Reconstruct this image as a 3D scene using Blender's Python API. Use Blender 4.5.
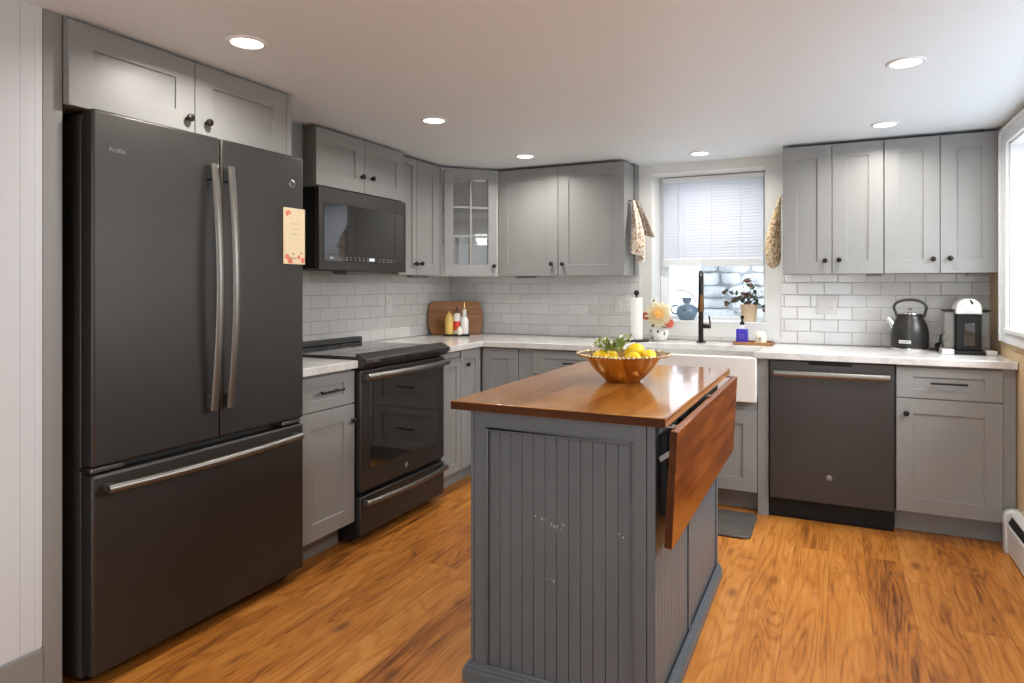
import bpy, bmesh, math, random
from mathutils import Vector, Matrix

for o in list(bpy.data.objects):
    bpy.data.objects.remove(o, do_unlink=True)
SC = bpy.context.scene
COL = SC.collection
R = math.radians
random.seed(7)

# ------------------------------------------------------------------ camera, world, light, exposure
CAM_POS = (2.7577, -4.5029, 1.2705)
cd = bpy.data.cameras.new('camera'); cam = bpy.data.objects.new('camera', cd); COL.objects.link(cam)
cam.location = CAM_POS
cam.rotation_euler = (R(90), 0, R(24.7866))
cd.sensor_fit = 'HORIZONTAL'; cd.sensor_width = 36.0; cd.lens = 662.694 / 1024 * 36.0
cd.shift_x = -(527.778 - 512) / 1024; cd.shift_y = (286.597 - 341.5) / 1024
cd.clip_start = 0.05; cd.clip_end = 60
SC.camera = cam

SC.view_settings.view_transform = 'Standard'
SC.view_settings.look = 'None'
SC.view_settings.gamma = 1.0
SC.view_settings.use_curve_mapping = False
SC.view_settings.exposure = 0.12
SC.cycles.max_bounces = 8
SC.cycles.diffuse_bounces = 5
SC.cycles.glossy_bounces = 4
SC.cycles.transparent_max_bounces = 12
SC.cycles.sample_clamp_indirect = 4.0
SC.cycles.use_denoising = True

world = bpy.data.worlds.new('overcast_sky'); SC.world = world; world.use_nodes = True
bg = world.node_tree.nodes['Background']
bg.inputs[0].default_value = (0.80, 0.90, 1.0, 1); bg.inputs[1].default_value = 2.3

LAMP_W = 6.6           # every recessed ceiling lamp
LAMP_COL = (1.0, 0.945, 0.88)
DAY_COL = (0.94, 0.96, 1.0)

def area(name, loc, rot, sx, sy, power, col, shape='RECTANGLE', spread=None):
    l = bpy.data.lights.new(name, 'AREA'); l.shape = shape; l.size = sx
    if shape in ('RECTANGLE', 'ELLIPSE'): l.size_y = sy
    l.energy = power; l.color = col
    if spread: l.spread = spread
    o = bpy.data.objects.new(name, l); COL.objects.link(o)
    o.location = loc; o.rotation_euler = rot
    return o
# added rear fill light, then daylight from a panel outside the right window
area('rear_fill_light', (2.1, -7.05, 1.15), (R(90), 0, 0), 1.9, 1.7, 24, DAY_COL)  # unseen fill light, added behind the camera to lift the room
area('daylight_right', (4.50, -1.60, 2.35), (0, R(61), 0), 1.1, 2.4, 150, DAY_COL)

# ------------------------------------------------------------------ material helpers
def mat(name, col, rough=0.5, metal=0.0, spec=0.5, **kw):
    m = bpy.data.materials.new(name); m.use_nodes = True
    b = m.node_tree.nodes['Principled BSDF']
    b.inputs['Base Color'].default_value = (*col, 1)
    b.inputs['Roughness'].default_value = rough
    b.inputs['Metallic'].default_value = metal
    b.inputs['Specular IOR Level'].default_value = spec
    for k, v in kw.items():
        b.inputs[k.replace('_', ' ')].default_value = v
    return m
class NT:
    def __init__(s, m): s.t = m.node_tree; s.b = s.t.nodes.get('Principled BSDF')
    def n(s, typ, **kw):
        x = s.t.nodes.new(typ)
        for k, v in kw.items(): setattr(x, k, v)
        return x
    def l(s, a, b): s.t.links.new(a, b)
    def math(s, op, a, b=None, c=None):
        x = s.n('ShaderNodeMath', operation=op)
        for i, v in enumerate((a, b, c)):
            if v is None: continue
            if isinstance(v, (int, float)): x.inputs[i].default_value = v
            else: s.l(v, x.inputs[i])
        return x.outputs[0]
    def ramp(s, fac, stops, interp='LINEAR'):
        x = s.n('ShaderNodeValToRGB'); e = x.color_ramp; e.interpolation = interp
        while len(e.elements) < len(stops): e.elements.new(0.5)
        for el, (p, c) in zip(e.elements, stops):
            el.position = p; el.color = (*c, 1)
        s.l(fac, x.inputs[0]); return x.outputs[0]
    def comb(s, x, y, z):
        c = s.n('ShaderNodeCombineXYZ')
        for i, v in enumerate((x, y, z)):
            if isinstance(v, (int, float)): c.inputs[i].default_value = v
            else: s.l(v, c.inputs[i])
        return c.outputs[0]
    def noise(s, vec, scale, detail=4, rough=0.55, dist=0.0):
        x = s.n('ShaderNodeTexNoise'); x.inputs['Scale'].default_value = scale
        x.inputs['Detail'].default_value = detail; x.inputs['Roughness'].default_value = rough
        x.inputs['Distortion'].default_value = dist
        s.l(vec, x.inputs['Vector']); return x.outputs['Fac']
    def bump(s, h, strength=0.2, dist=0.01):
        x = s.n('ShaderNodeBump'); x.inputs['Strength'].default_value = strength
        x.inputs['Distance'].default_value = dist
        s.l(h, x.inputs['Height']); s.l(x.outputs[0], s.b.inputs['Normal'])
    def xyz(s):
        c = s.n('ShaderNodeTexCoord'); p = s.n('ShaderNodeSeparateXYZ')
        s.l(c.outputs['Object'], p.inputs[0]); return c.outputs['Object'], p.outputs[0], p.outputs[1], p.outputs[2]
    def mix(s, fac, a, b, blend='MIX'):
        x = s.n('ShaderNodeMix', data_type='RGBA', blend_type=blend)
        for i, v in ((0, fac), (6, a), (7, b)):
            if isinstance(v, (int, float)): x.inputs[i].default_value = v
            elif isinstance(v, tuple): x.inputs[i].default_value = (*v, 1)
            else: s.l(v, x.inputs[i])
        return x.outputs[2]

M = {}
def grainy(name, col, rough, metal=0.0, spec=0.5, amt=0.06, scale=9.0):
    m = mat(name, col, rough, metal, spec); t = NT(m); v, *_ = t.xyz()
    f = t.noise(v, scale, 3)
    a = tuple(c * (1 - amt) for c in col); b = tuple(min(1, c * (1 + amt)) for c in col)
    t.l(t.ramp(f, [(0.3, a), (0.7, b)]), t.b.inputs['Base Color']); return m
M['cab'] = grainy('gray_cabinet_paint', (0.246, 0.249, 0.243), 0.42, amt=0.02)
M['interior'] = mat('pale_cabinet_interior', (0.80, 0.81, 0.79), 0.5)
M['gap'] = mat('cabinet_side', (0.19, 0.195, 0.195), 0.5)
M['island'] = grainy('slate_blue_island_paint', (0.098, 0.116, 0.130), 0.42, amt=0.05, scale=5)
M['chip'] = mat('bare_primer', (0.5, 0.5, 0.48), 0.7)
M['ceil'] = mat('ceiling_white', (0.79, 0.87, 0.92), 0.5, spec=0.3)
M['wall'] = mat('wall_off_white', (0.70, 0.71, 0.69), 0.6)
M['white_wall'] = mat('white_wall_boards', (0.60, 0.64, 0.68), 0.5)
M['white'] = mat('white_paint', (0.76, 0.785, 0.80), 0.45)
M['tan'] = mat('tan_wall_paint', (0.60, 0.44, 0.26), 0.6)
M['black'] = mat('black_plastic', (0.008, 0.008, 0.008), 0.55, spec=0.25)
M['bronze'] = mat('dark_bronze', (0.025, 0.02, 0.017), 0.35, 0.7)
M['steel'] = mat('brushed_steel_handle', (0.23, 0.218, 0.20), 0.36, 1.0)
M['chrome'] = mat('chrome', (0.75, 0.74, 0.72), 0.12, 1.0)
M['slate'] = grainy('slate_steel', (0.064, 0.060, 0.056), 0.42, 0.75, amt=0.05, scale=3)
M['slate_side'] = mat('slate_side', (0.06, 0.06, 0.06), 0.45, 0.3)
M['blackglass'] = mat('black_glass', (0.008, 0.008, 0.008), 0.04, IOR=2.1)
M['cooktop'] = mat('glass_cooktop', (0.012, 0.012, 0.013), 0.06, spec=0.9)
M['porcelain'] = mat('white_fireclay', (0.78, 0.77, 0.74), 0.15)
M['plate'] = mat('outlet_white', (0.62, 0.61, 0.59), 0.35)
M['heater'] = mat('heater_enamel', (0.60, 0.61, 0.60), 0.4)
M['rubber'] = grainy('mat_rubber', (0.072, 0.064, 0.058), 0.5, amt=0.2, scale=14)
M['paper'] = mat('white_paper', (0.82, 0.81, 0.78), 0.9)
M['lemon'] = grainy('lemon_peel', (0.90, 0.62, 0.02), 0.4, amt=0.15, scale=30)
M['green'] = grainy('herb_green', (0.24, 0.34, 0.05), 0.5, amt=0.4, scale=30)
M['leaf'] = grainy('dark_leaf', (0.04, 0.075, 0.035), 0.4, amt=0.4, scale=25)
M['leafred'] = mat('reddish_leaf', (0.10, 0.045, 0.03), 0.45)
M['petalw'] = mat('white_petal', (0.85, 0.84, 0.78), 0.6)
M['petaly'] = mat('pale_yellow_petal', (0.88, 0.72, 0.40), 0.6)
M['petalcream'] = mat('cream_petal', (0.86, 0.78, 0.56), 0.6)
M['petalpeach'] = mat('peach_petal', (0.86, 0.60, 0.26), 0.6)
M['petalo'] = mat('orange_heart', (0.80, 0.36, 0.07), 0.6)
M['coral'] = mat('coral_petal', (0.75, 0.20, 0.12), 0.6)
M['terracotta'] = grainy('cream_clay', (0.62, 0.47, 0.32), 0.8, amt=0.1)
M['label_red'] = mat('red_label', (0.62, 0.05, 0.03), 0.5)
M['mustard'] = mat('mustard_yellow', (0.75, 0.50, 0.14), 0.4)
M['cream'] = mat('cream_glaze', (0.78, 0.74, 0.62), 0.35)
M['pinkish'] = mat('pale_pink_glass', (0.75, 0.52, 0.46), 0.3)
M['bluesoap'] = mat('violet_soap', (0.06, 0.045, 0.42), 0.12)
M['clear'] = mat('clear_plastic', (0.75, 0.78, 0.85), 0.1, Alpha=0.45)
M['kettle'] = mat('satin_black_kettle', (0.022, 0.021, 0.019), 0.32, 0.2)
M['smoke'] = mat('smoked_tank', (0.25, 0.24, 0.22), 0.12, Alpha=0.5)
M['silver'] = mat('silver_plastic', (0.62, 0.61, 0.58), 0.28, 0.4)
M['copper'] = mat('warm_hammered_metal', (0.66, 0.42, 0.17), 0.15, 1.0)
M['bead'] = mat('bead_metal', (0.62, 0.52, 0.38), 0.25, 1.0)
M['blueglass'] = mat('blue_glass', (0.10, 0.17, 0.25), 0.06, Alpha=0.8)
M['stone'] = grainy('rough_stone', (0.72, 0.73, 0.74), 0.9, amt=0.35, scale=6)
M['mortar'] = mat('stone_mortar', (0.50, 0.51, 0.53), 0.95)
M['snow'] = mat('snowy_ground', (0.85, 0.87, 0.9), 0.9)
M['blind'] = mat('blind_vinyl', (0.86, 0.87, 0.90), 0.5, Transmission_Weight=0.0)
M['ink'] = mat('faint_print', (0.35, 0.34, 0.33), 0.5)
M['badgeink'] = mat('badge_print', (0.24, 0.23, 0.22), 0.4, 0.5)
M['display'] = mat('button_print', (0.28, 0.28, 0.27), 0.4)
M['dotink'] = mat('black_dot', (0.03, 0.04, 0.035), 0.5)

def emis(name, col, s):
    m = bpy.data.materials.new(name); m.use_nodes = True; t = m.node_tree
    t.nodes.remove(t.nodes['Principled BSDF']); e = t.nodes.new('ShaderNodeEmission')
    e.inputs[0].default_value = (*col, 1); e.inputs[1].default_value = s
    t.links.new(e.outputs[0], t.nodes['Material Output'].inputs[0]); return m
M['lamp'] = emis('lamp_lens', (1.0, 0.93, 0.82), 4.0)
M['lcd'] = emis('clock_display', (0.9, 0.95, 1.0), 0.9)

def clear_glass(name, tint=(1, 1, 1), refl=0.10):
    m = bpy.data.materials.new(name); m.use_nodes = True; t = m.node_tree
    t.nodes.remove(t.nodes['Principled BSDF'])
    tr = t.nodes.new('ShaderNodeBsdfTransparent'); tr.inputs[0].default_value = (*tint, 1)
    gl = t.nodes.new('ShaderNodeBsdfGlossy'); gl.inputs['Roughness'].default_value = 0.03
    lw = t.nodes.new('ShaderNodeLayerWeight')
    pw = t.nodes.new('ShaderNodeMath'); pw.operation = 'POWER'; pw.inputs[1].default_value = 5.0
    fr = t.nodes.new('ShaderNodeMath'); fr.operation = 'MULTIPLY_ADD'; fr.inputs[1].default_value = 0.85; fr.inputs[2].default_value = 0.045
    t.links.new(lw.outputs['Facing'], pw.inputs[0]); t.links.new(pw.outputs[0], fr.inputs[0])
    mx = t.nodes.new('ShaderNodeMixShader')
    t.links.new(fr.outputs[0], mx.inputs[0]); t.links.new(tr.outputs[0], mx.inputs[1]); t.links.new(gl.outputs[0], mx.inputs[2])
    t.links.new(mx.outputs[0], t.nodes['Material Output'].inputs[0]); return m
M['glass'] = clear_glass('window_glass')

def blind_mat():
    m = mat('translucent_slats', (0.86, 0.87, 0.90), 0.5); t = NT(m)
    tl = t.n('ShaderNodeBsdfTranslucent'); tl.inputs[0].default_value = (0.85, 0.88, 0.93, 1)
    mx = t.n('ShaderNodeMixShader'); mx.inputs[0].default_value = 0.5
    t.l(t.b.outputs[0], mx.inputs[1]); t.l(tl.outputs[0], mx.inputs[2])
    t.l(mx.outputs[0], t.t.nodes['Material Output'].inputs[0]); return m
M['blind'] = blind_mat()

def tile_mat(name, axis):
    m = mat(name, (0.7, 0.7, 0.69), 0.12); t = NT(m); v, x, y, z = t.xyz()
    vec = t.comb(x if axis == 'x' else y, t.math('SUBTRACT', z, 0.912), 0.0)
    br = t.n('ShaderNodeTexBrick'); br.offset = 0.5; br.squash = 1.0
    t.l(vec, br.inputs['Vector'])
    br.inputs['Color1'].default_value = (0.58, 0.575, 0.56, 1)
    br.inputs['Color2'].default_value = (0.63, 0.625, 0.61, 1)
    br.inputs['Mortar'].default_value = (0.33, 0.325, 0.315, 1)
    br.inputs['Scale'].default_value = 1.0
    br.inputs['Mortar Size'].default_value = 0.0016
    br.inputs['Mortar Smooth'].default_value = 0.1
    br.inputs['Bias'].default_value = 0.0
    br.inputs['Brick Width'].default_value = 0.1545
    br.inputs['Row Height'].default_value = 0.0768
    t.l(br.outputs['Color'], t.b.inputs['Base Color'])
    b2 = t.n('ShaderNodeTexBrick'); b2.offset = 0.5
    t.l(vec, b2.inputs['Vector'])
    for k, val in (('Scale', 1.0), ('Mortar Size', 0.006), ('Mortar Smooth', 1.0), ('Brick Width', 0.1545), ('Row Height', 0.0768)):
        b2.inputs[k].default_value = val
    h = t.math('SUBTRACT', 1.0, b2.outputs['Fac'])
    t.bump(h, 0.35, 0.004)
    t.l(t.math('ADD', t.math('MULTIPLY', br.outputs['Fac'], 0.6), 0.12), t.b.inputs['Roughness'])
    return m
M['tile_back'] = tile_mat('subway_tile_back', 'x')
M['tile_left'] = tile_mat('subway_tile_left', 'y')

def counter_mat():
    m = mat('quartz_counter', (0.74, 0.73, 0.70), 0.16); t = NT(m); v, *_ = t.xyz()
    a = t.noise(v, 3.2, 6, 0.6, 0.5)
    vein = t.math('ABSOLUTE', t.math('SUBTRACT', a, 0.5))
    c = t.ramp(vein, [(0.0, (0.52, 0.51, 0.49)), (0.020, (0.60, 0.59, 0.57)), (0.10, (0.66, 0.65, 0.63))])
    sp = t.noise(v, 120.0, 2)
    t.l(t.mix(t.math('MULTIPLY', t.math('GREATER_THAN', sp, 0.62), 0.25), c, (0.5, 0.49, 0.47)), t.b.inputs['Base Color'])
    return m
M['counter'] = counter_mat()

def floor_mat():
    m = mat('hickory_plank', (0.5, 0.2, 0.05), 0.30); t = NT(m); v, x, y, z = t.xyz()
    W, L = 0.152, 1.22
    row = t.math('FLOOR', t.math('DIVIDE', x, W))
    wn = t.n('ShaderNodeTexWhiteNoise', noise_dimensions='1D'); t.l(row, wn.inputs['W'])
    yo = t.math('ADD', y, t.math('MULTIPLY', wn.outputs['Value'], L))
    pl = t.math('FLOOR', t.math('DIVIDE', yo, L))
    wp = t.n('ShaderNodeTexWhiteNoise', noise_dimensions='2D'); t.l(t.comb(row, pl, 0), wp.inputs['Vector'])
    rnd = wp.outputs['Value']
    off = t.math('MULTIPLY', rnd, 37.0)
    # growth figure: long stretched noise field turned into contour lines (cathedral grain)
    vec = t.comb(t.math('ADD', t.math('MULTIPLY', x, 6.0), off), t.math('ADD', t.math('MULTIPLY', y, 0.75), off), off)
    f1 = t.noise(vec, 1.0, 2, 0.5, 0.6)
    rings = t.math('POWER', t.math('ADD', 0.5, t.math('MULTIPLY', 0.5, t.math('SINE', t.math('MULTIPLY', f1, 95.0)))), 3.0)
    vec2 = t.comb(t.math('ADD', t.math('MULTIPLY', x, 95.0), off), t.math('ADD', t.math('MULTIPLY', y, 5.0), off), off)
    f2 = t.noise(vec2, 1.0, 6, 0.65, 0.3)
    vec3 = t.comb(t.math('ADD', t.math('MULTIPLY', x, 8.0), off), t.math('ADD', t.math('MULTIPLY', y, 1.3), off), off)
    f3 = t.noise(vec3, 1.0, 4, 0.6, 1.0)
    g = t.math('ADD', t.math('MULTIPLY', rings, -0.10), t.math('ADD', t.math('MULTIPLY', f2, 0.50), t.math('MULTIPLY', f3, 0.52)))
    g = t.math('ADD', g, t.math('MULTIPLY', t.math('SUBTRACT', rnd, 0.5), 0.12))
    c = t.ramp(g, [(0.24, (0.11, 0.032, 0.006)), (0.35, (0.27, 0.092, 0.015)), (0.45, (0.40, 0.140, 0.020)),
                   (0.57, (0.50, 0.200, 0.036)), (0.74, (0.60, 0.29, 0.078))])
    # dark knots
    kn = t.n('ShaderNodeTexVoronoi'); kn.inputs['Scale'].default_value = 1.0
    t.l(t.comb(t.math('ADD', t.math('MULTIPLY', x, 4.2), off), t.math('ADD', t.math('MULTIPLY', y, 1.9), off), off), kn.inputs['Vector'])
    k = t.ramp(kn.outputs['Distance'], [(0.03, (1, 1, 1)), (0.13, (0, 0, 0))])
    c = t.mix(t.math('MULTIPLY', k, 0.75), c, (0.12, 0.035, 0.01))
    # seams
    fx = t.math('ABSOLUTE', t.math('SUBTRACT', t.math('FRACT', t.math('DIVIDE', x, W)), 0.5))
    fy = t.math('ABSOLUTE', t.math('SUBTRACT', t.math('FRACT', t.math('DIVIDE', yo, L)), 0.5))
    s = t.math('MAXIMUM', t.math('GREATER_THAN', fx, 0.493), t.math('GREATER_THAN', fy, 0.4990))
    c = t.mix(t.math('MULTIPLY', s, 0.55), c, (0.10, 0.035, 0.01))
    t.l(c, t.b.inputs['Base Color'])
    t.l(t.math('ADD', 0.30, t.math('MULTIPLY', f2, 0.2)), t.b.inputs['Roughness'])
    t.bump(g, 0.08, 0.004)
    return m
M['floor'] = floor_mat()

def wood_mat(name, stops, rough, along='y', sc=1.0, rings=30.0, board=None):
    m = mat(name, stops[1][1], rough); t = NT(m); v, x, y, z = t.xyz()
    a = {'x': (0.9, 14, 14), 'y': (14, 0.9, 14), 'z': (14, 14, 0.9)}[along]
    off = 0.0
    if board:
        w = t.n('ShaderNodeTexWhiteNoise', noise_dimensions='1D')
        t.l(t.math('FLOOR', t.math('DIVIDE', x if board[0] == 'x' else z, board[1])), w.inputs['W'])
        off = t.math('MULTIPLY', w.outputs['Value'], 9.0)
    vec = t.comb(t.math('ADD', t.math('MULTIPLY', x, a[0] * sc), off), t.math('MULTIPLY', y, a[1] * sc), t.math('MULTIPLY', z, a[2] * sc))
    f = t.noise(vec, 1.0, 5, 0.6, 0.5)
    vb = t.noise(v, 2.5, 2)
    g = t.math('ADD', t.math('MULTIPLY', f, 0.7), t.math('MULTIPLY', vb, 0.3))
    if board: g = t.math('ADD', g, t.math('MULTIPLY', t.math('SUBTRACT', w.outputs['Value'], 0.5), 0.12))
    t.l(t.ramp(g, stops), t.b.inputs['Base Color'])
    return m
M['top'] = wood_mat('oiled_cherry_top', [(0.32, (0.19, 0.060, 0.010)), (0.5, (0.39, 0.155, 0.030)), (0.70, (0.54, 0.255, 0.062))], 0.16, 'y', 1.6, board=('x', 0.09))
M['top'].node_tree.nodes['Principled BSDF'].inputs['Coat Weight'].default_value = 0.5
M['top'].node_tree.nodes['Principled BSDF'].inputs['Coat Roughness'].default_value = 0.06
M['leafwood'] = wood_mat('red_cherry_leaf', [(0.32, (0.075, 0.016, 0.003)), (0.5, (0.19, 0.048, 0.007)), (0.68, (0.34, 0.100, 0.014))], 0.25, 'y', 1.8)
M['edgewood'] = wood_mat('dark_edge_wood', [(0.3, (0.028, 0.009, 0.003)), (0.5, (0.055, 0.018, 0.005)), (0.7, (0.09, 0.032, 0.01))], 0.5, 'x')
M['edgewood'].node_tree.nodes['Principled BSDF'].inputs['Specular IOR Level'].default_value = 0.12
M['board'] = wood_mat('cutting_board_wood', [(0.34, (0.15, 0.055, 0.011)), (0.5, (0.29, 0.115, 0.022)), (0.66, (0.40, 0.18, 0.045))], 0.5, 'x', 2.0)
M['traywood'] = wood_mat('tray_wood', [(0.3, (0.16, 0.06, 0.02)), (0.5, (0.28, 0.12, 0.04)), (0.72, (0.38, 0.18, 0.06))], 0.4, 'x', 3.0)

def floral(name, base, spots):
    m = mat(name, base, 0.85); t = NT(m); v, *_ = t.xyz()
    c = base
    for i, (sc, th, col) in enumerate(spots):
        mp = t.n('ShaderNodeMapping'); mp.inputs['Location'].default_value = (i * 3.1, i * 1.7, i * 2.3); t.l(v, mp.inputs[0])
        f = t.noise(mp.outputs[0], sc, 2, 0.5, 0.4)
        c = t.mix(t.math('GREATER_THAN', f, th), c, col)
    t.l(c, t.b.inputs['Base Color']); return m
M['cloth'] = floral('floral_towel', (0.62, 0.555, 0.46), [(42, 0.58, (0.45, 0.36, 0.24)), (60, 0.60, (0.28, 0.14, 0.10)), (50, 0.62, (0.82, 0.78, 0.70))])
M['cloth2'] = floral('gray_flap_print', (0.45, 0.38, 0.33), [(60, 0.56, (0.62, 0.55, 0.46)), (55, 0.60, (0.25, 0.19, 0.17))])
M['mitt'] = floral('floral_mitt', (0.58, 0.47, 0.30), [(48, 0.55, (0.40, 0.27, 0.10)), (60, 0.59, (0.16, 0.13, 0.09)), (66, 0.63, (0.35, 0.15, 0.08)), (80, 0.58, (0.70, 0.62, 0.46))])
M['note'] = mat('cream_notepaper', (0.80, 0.68, 0.46), 0.8)

# ------------------------------------------------------------------ mesh builder
class MB:
    def __init__(s): s.bm = bmesh.new()
    def box(s, x0, x1, y0, y1, z0, z1, mtx=None):
        vs = [s.bm.verts.new((x, y, z)) for z in (z0, z1) for y in (y0, y1) for x in (x0, x1)]
        for f in ((0, 2, 3, 1), (4, 5, 7, 6), (0, 1, 5, 4), (2, 6, 7, 3), (0, 4, 6, 2), (1, 3, 7, 5)):
            s.bm.faces.new([vs[i] for i in f])
        if mtx:
            for v in vs: v.co = mtx @ v.co
        return s
    def prism(s, pts, z0, z1, mtx=None):
        n = len(pts)
        b = [s.bm.verts.new((p[0], p[1], z0)) for p in pts]; t = [s.bm.verts.new((p[0], p[1], z1)) for p in pts]
        s.bm.faces.new(b[::-1]); s.bm.faces.new(t)
        for i in range(n):
            j = (i + 1) % n; s.bm.faces.new((b[i], b[j], t[j], t[i]))
        if mtx:
            for v in b + t: v.co = mtx @ v.co
        return s
    def lathe(s, prof, c=(0, 0, 0), n=24, mtx=None, sx=1.0, sy=1.0, cap=True):
        rings = []
        for r, z in prof:
            rings.append([s.bm.verts.new((c[0] + r * sx * math.cos(2 * math.pi * k / n), c[1] + r * sy * math.sin(2 * math.pi * k / n), c[2] + z)) for k in range(n)])
        for a, b in zip(rings, rings[1:]):
            for k in range(n):
                j = (k + 1) % n; s.bm.faces.new((a[k], a[j], b[j], b[k]))
        if cap:
            if prof[0][0] > 1e-6: s.bm.faces.new(rings[0][::-1])
            if prof[-1][0] > 1e-6: s.bm.faces.new(rings[-1])
        if mtx:
            for rg in rings:
                for v in rg: v.co = mtx @ v.co
        return s
    def sweep(s, path, w, h=None, n=10, up=(0, 0, 1), square=False, taper=None):
        h = h or w; up = Vector(up); P = [Vector(p) for p in path]; rings = []
        for i, p in enumerate(P):
            d = (P[min(i + 1, len(P) - 1)] - P[max(i - 1, 0)]).normalized()
            u = up if abs(d.dot(up)) < 0.95 else Vector((1, 0.02, 0))
            a = d.cross(u).normalized(); b = a.cross(d).normalized()
            k = taper[i] if taper else 1.0
            if square:
                q = [(1, 1), (-1, 1), (-1, -1), (1, -1)]
                rings.append([s.bm.verts.new(p + a * (w * k * x) + b * (h * k * y)) for x, y in q])
            else:
                rings.append([s.bm.verts.new(p + a * (w * k * math.cos(2 * math.pi * j / n)) + b * (h * k * math.sin(2 * math.pi * j / n))) for j in range(n)])
        m = len(rings[0])
        for a, b in zip(rings, rings[1:]):
            for k in range(m):
                j = (k + 1) % m; s.bm.faces.new((a[k], a[j], b[j], b[k]))
        s.bm.faces.new(rings[0][::-1]); s.bm.faces.new(rings[-1])
        return s
    def ball(s, c, r, sx=1, sy=1, sz=1, n=12, mtx=None):
        m = n // 2 + 2
        prof = [(max(1e-4, r * math.sin(math.pi * i / m)), -r * math.cos(math.pi * i / m)) for i in range(m + 1)]
        b0 = len(s.bm.verts)
        mm = Matrix.Translation(c) @ (mtx or Matrix()) @ Matrix.Diagonal((sx, sy, sz, 1))
        return s.lathe(prof, (0, 0, 0), n, mm, cap=False)
    def shaker(s, x0, x1, z0, z1, t=0.019, rail=0.075, rec=0.008, railz=None):
        """a shaker slab: flat frame round a recessed panel, its back at y=0 and front at y=-t"""
        def rect(a, b, c, d, y): return [s.bm.verts.new(p) for p in ((a, y, c), (b, y, c), (b, y, d), (a, y, d))]
        rz = railz or rail
        bk = rect(x0, x1, z0, z1, 0); fo = rect(x0, x1, z0, z1, -t)
        fi = rect(x0 + rail, x1 - rail, z0 + rz, z1 - rz, -t)
        ri = rect(x0 + rail, x1 - rail, z0 + rz, z1 - rz, -t + rec)
        s.bm.faces.new(bk[::-1]); s.bm.faces.new(ri)
        for a, b in ((bk, fo), (fo, fi), (fi, ri)):
            for i in range(4):
                j = (i + 1) % 4; s.bm.faces.new((a[i], a[j], b[j], b[i]))
        return s
    def grid(s, fn, nu, nv, close_u=False):
        vs = [[s.bm.verts.new(fn(i / nu, j / nv)) for j in range(nv + 1)] for i in range(nu + (0 if close_u else 1))]
        ni = len(vs)
        for i in range(nu):
            for j in range(nv):
                s.bm.faces.new((vs[i][j], vs[(i + 1) % ni][j], vs[(i + 1) % ni][j + 1], vs[i][j + 1]))
        return s
    def build(s, name, m, parent=None, bevel=0.0, smooth=True, angle=35, loc=None, rot=None, solid=0.0, seg=2, sub=0):
        bmesh.ops.remove_doubles(s.bm, verts=s.bm.verts, dist=1e-6)
        bmesh.ops.recalc_face_normals(s.bm, faces=s.bm.faces)
        me = bpy.data.meshes.new(name); s.bm.to_mesh(me); s.bm.free()
        o = bpy.data.objects.new(name, me); COL.objects.link(o)
        me.materials.append(m if not isinstance(m, str) else M[m])
        if smooth:
            for p in me.polygons: p.use_smooth = True
            me.set_sharp_from_angle(angle=R(angle))
        if parent: o.parent = parent
        if loc: o.location = loc
        if rot: o.rotation_euler = rot
        if solid:
            d = o.modifiers.new('solid', 'SOLIDIFY'); d.thickness = solid; d.offset = 0
        if sub:
            d = o.modifiers.new('sub', 'SUBSURF'); d.levels = sub; d.render_levels = sub
        if bevel:
            d = o.modifiers.new('bevel', 'BEVEL'); d.width = bevel; d.segments = seg; d.limit_method = 'ANGLE'; d.angle_limit = R(40)
        return o
def tag(o, label, cat, group=None):
    o['label'] = label; o['category'] = cat
    if group: o['group'] = group
    return o
def thing(name, label, cat, loc=(0, 0, 0), rz=0.0, group=None):
    o = bpy.data.objects.new(name, None); COL.objects.link(o); o.empty_display_size = 0.05
    o.location = loc; o.rotation_euler = (0, 0, rz)
    return tag(o, label, cat, group)
def struct(o):
    o['kind'] = 'structure'; return o
def copy_tree(o, parent=None):
    c = o.copy(); COL.objects.link(c)
    if parent: c.parent = parent
    for ch in list(o.children): copy_tree(ch, c)
    return c
def text(name, body, size, m, parent, loc, rot=(R(90), 0, 0), ext=0.0006, align='LEFT', sx=1.0):
    c = bpy.data.curves.new(name, 'FONT'); c.body = body; c.size = size; c.extrude = ext; c.align_x = align
    o = bpy.data.objects.new(name, c); COL.objects.link(o); c.materials.append(M[m])
    me = bpy.data.meshes.new_from_object(o); me.name = name
    bpy.data.objects.remove(o, do_unlink=True)
    o = bpy.data.objects.new(name, me); COL.objects.link(o)
    o.parent = parent; o.location = loc; o.rotation_euler = rot; o.scale = (sx, 1, 1)
    return o
def arc(c, r, a0, a1, n, plane='xz'):
    out = []
    for i in range(n + 1):
        a = R(a0 + (a1 - a0) * i / n)
        p = [c[0], c[1], c[2]]
        ax = {'x': 0, 'y': 1, 'z': 2}
        p[ax[plane[0]]] += r * math.cos(a); p[ax[plane[1]]] += r * math.sin(a); out.append(tuple(p))
    return out
def smooth(P, k=6):
    P = [Vector(p) for p in P]; out = []
    for i in range(len(P) - 1):
        a, b, c, d = P[max(i - 1, 0)], P[i], P[i + 1], P[min(i + 2, len(P) - 1)]
        for j in range(k):
            u = j / k
            out.append(0.5 * ((2 * b) + (c - a) * u + (2 * a - 5 * b + 4 * c - d) * u * u + (3 * b - a - 3 * c + d) * u ** 3))
    return out + [P[-1]]
TOWARD = Matrix.Rotation(R(90), 4, 'X')      # lathe axis z -> -y (out of a door)

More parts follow.
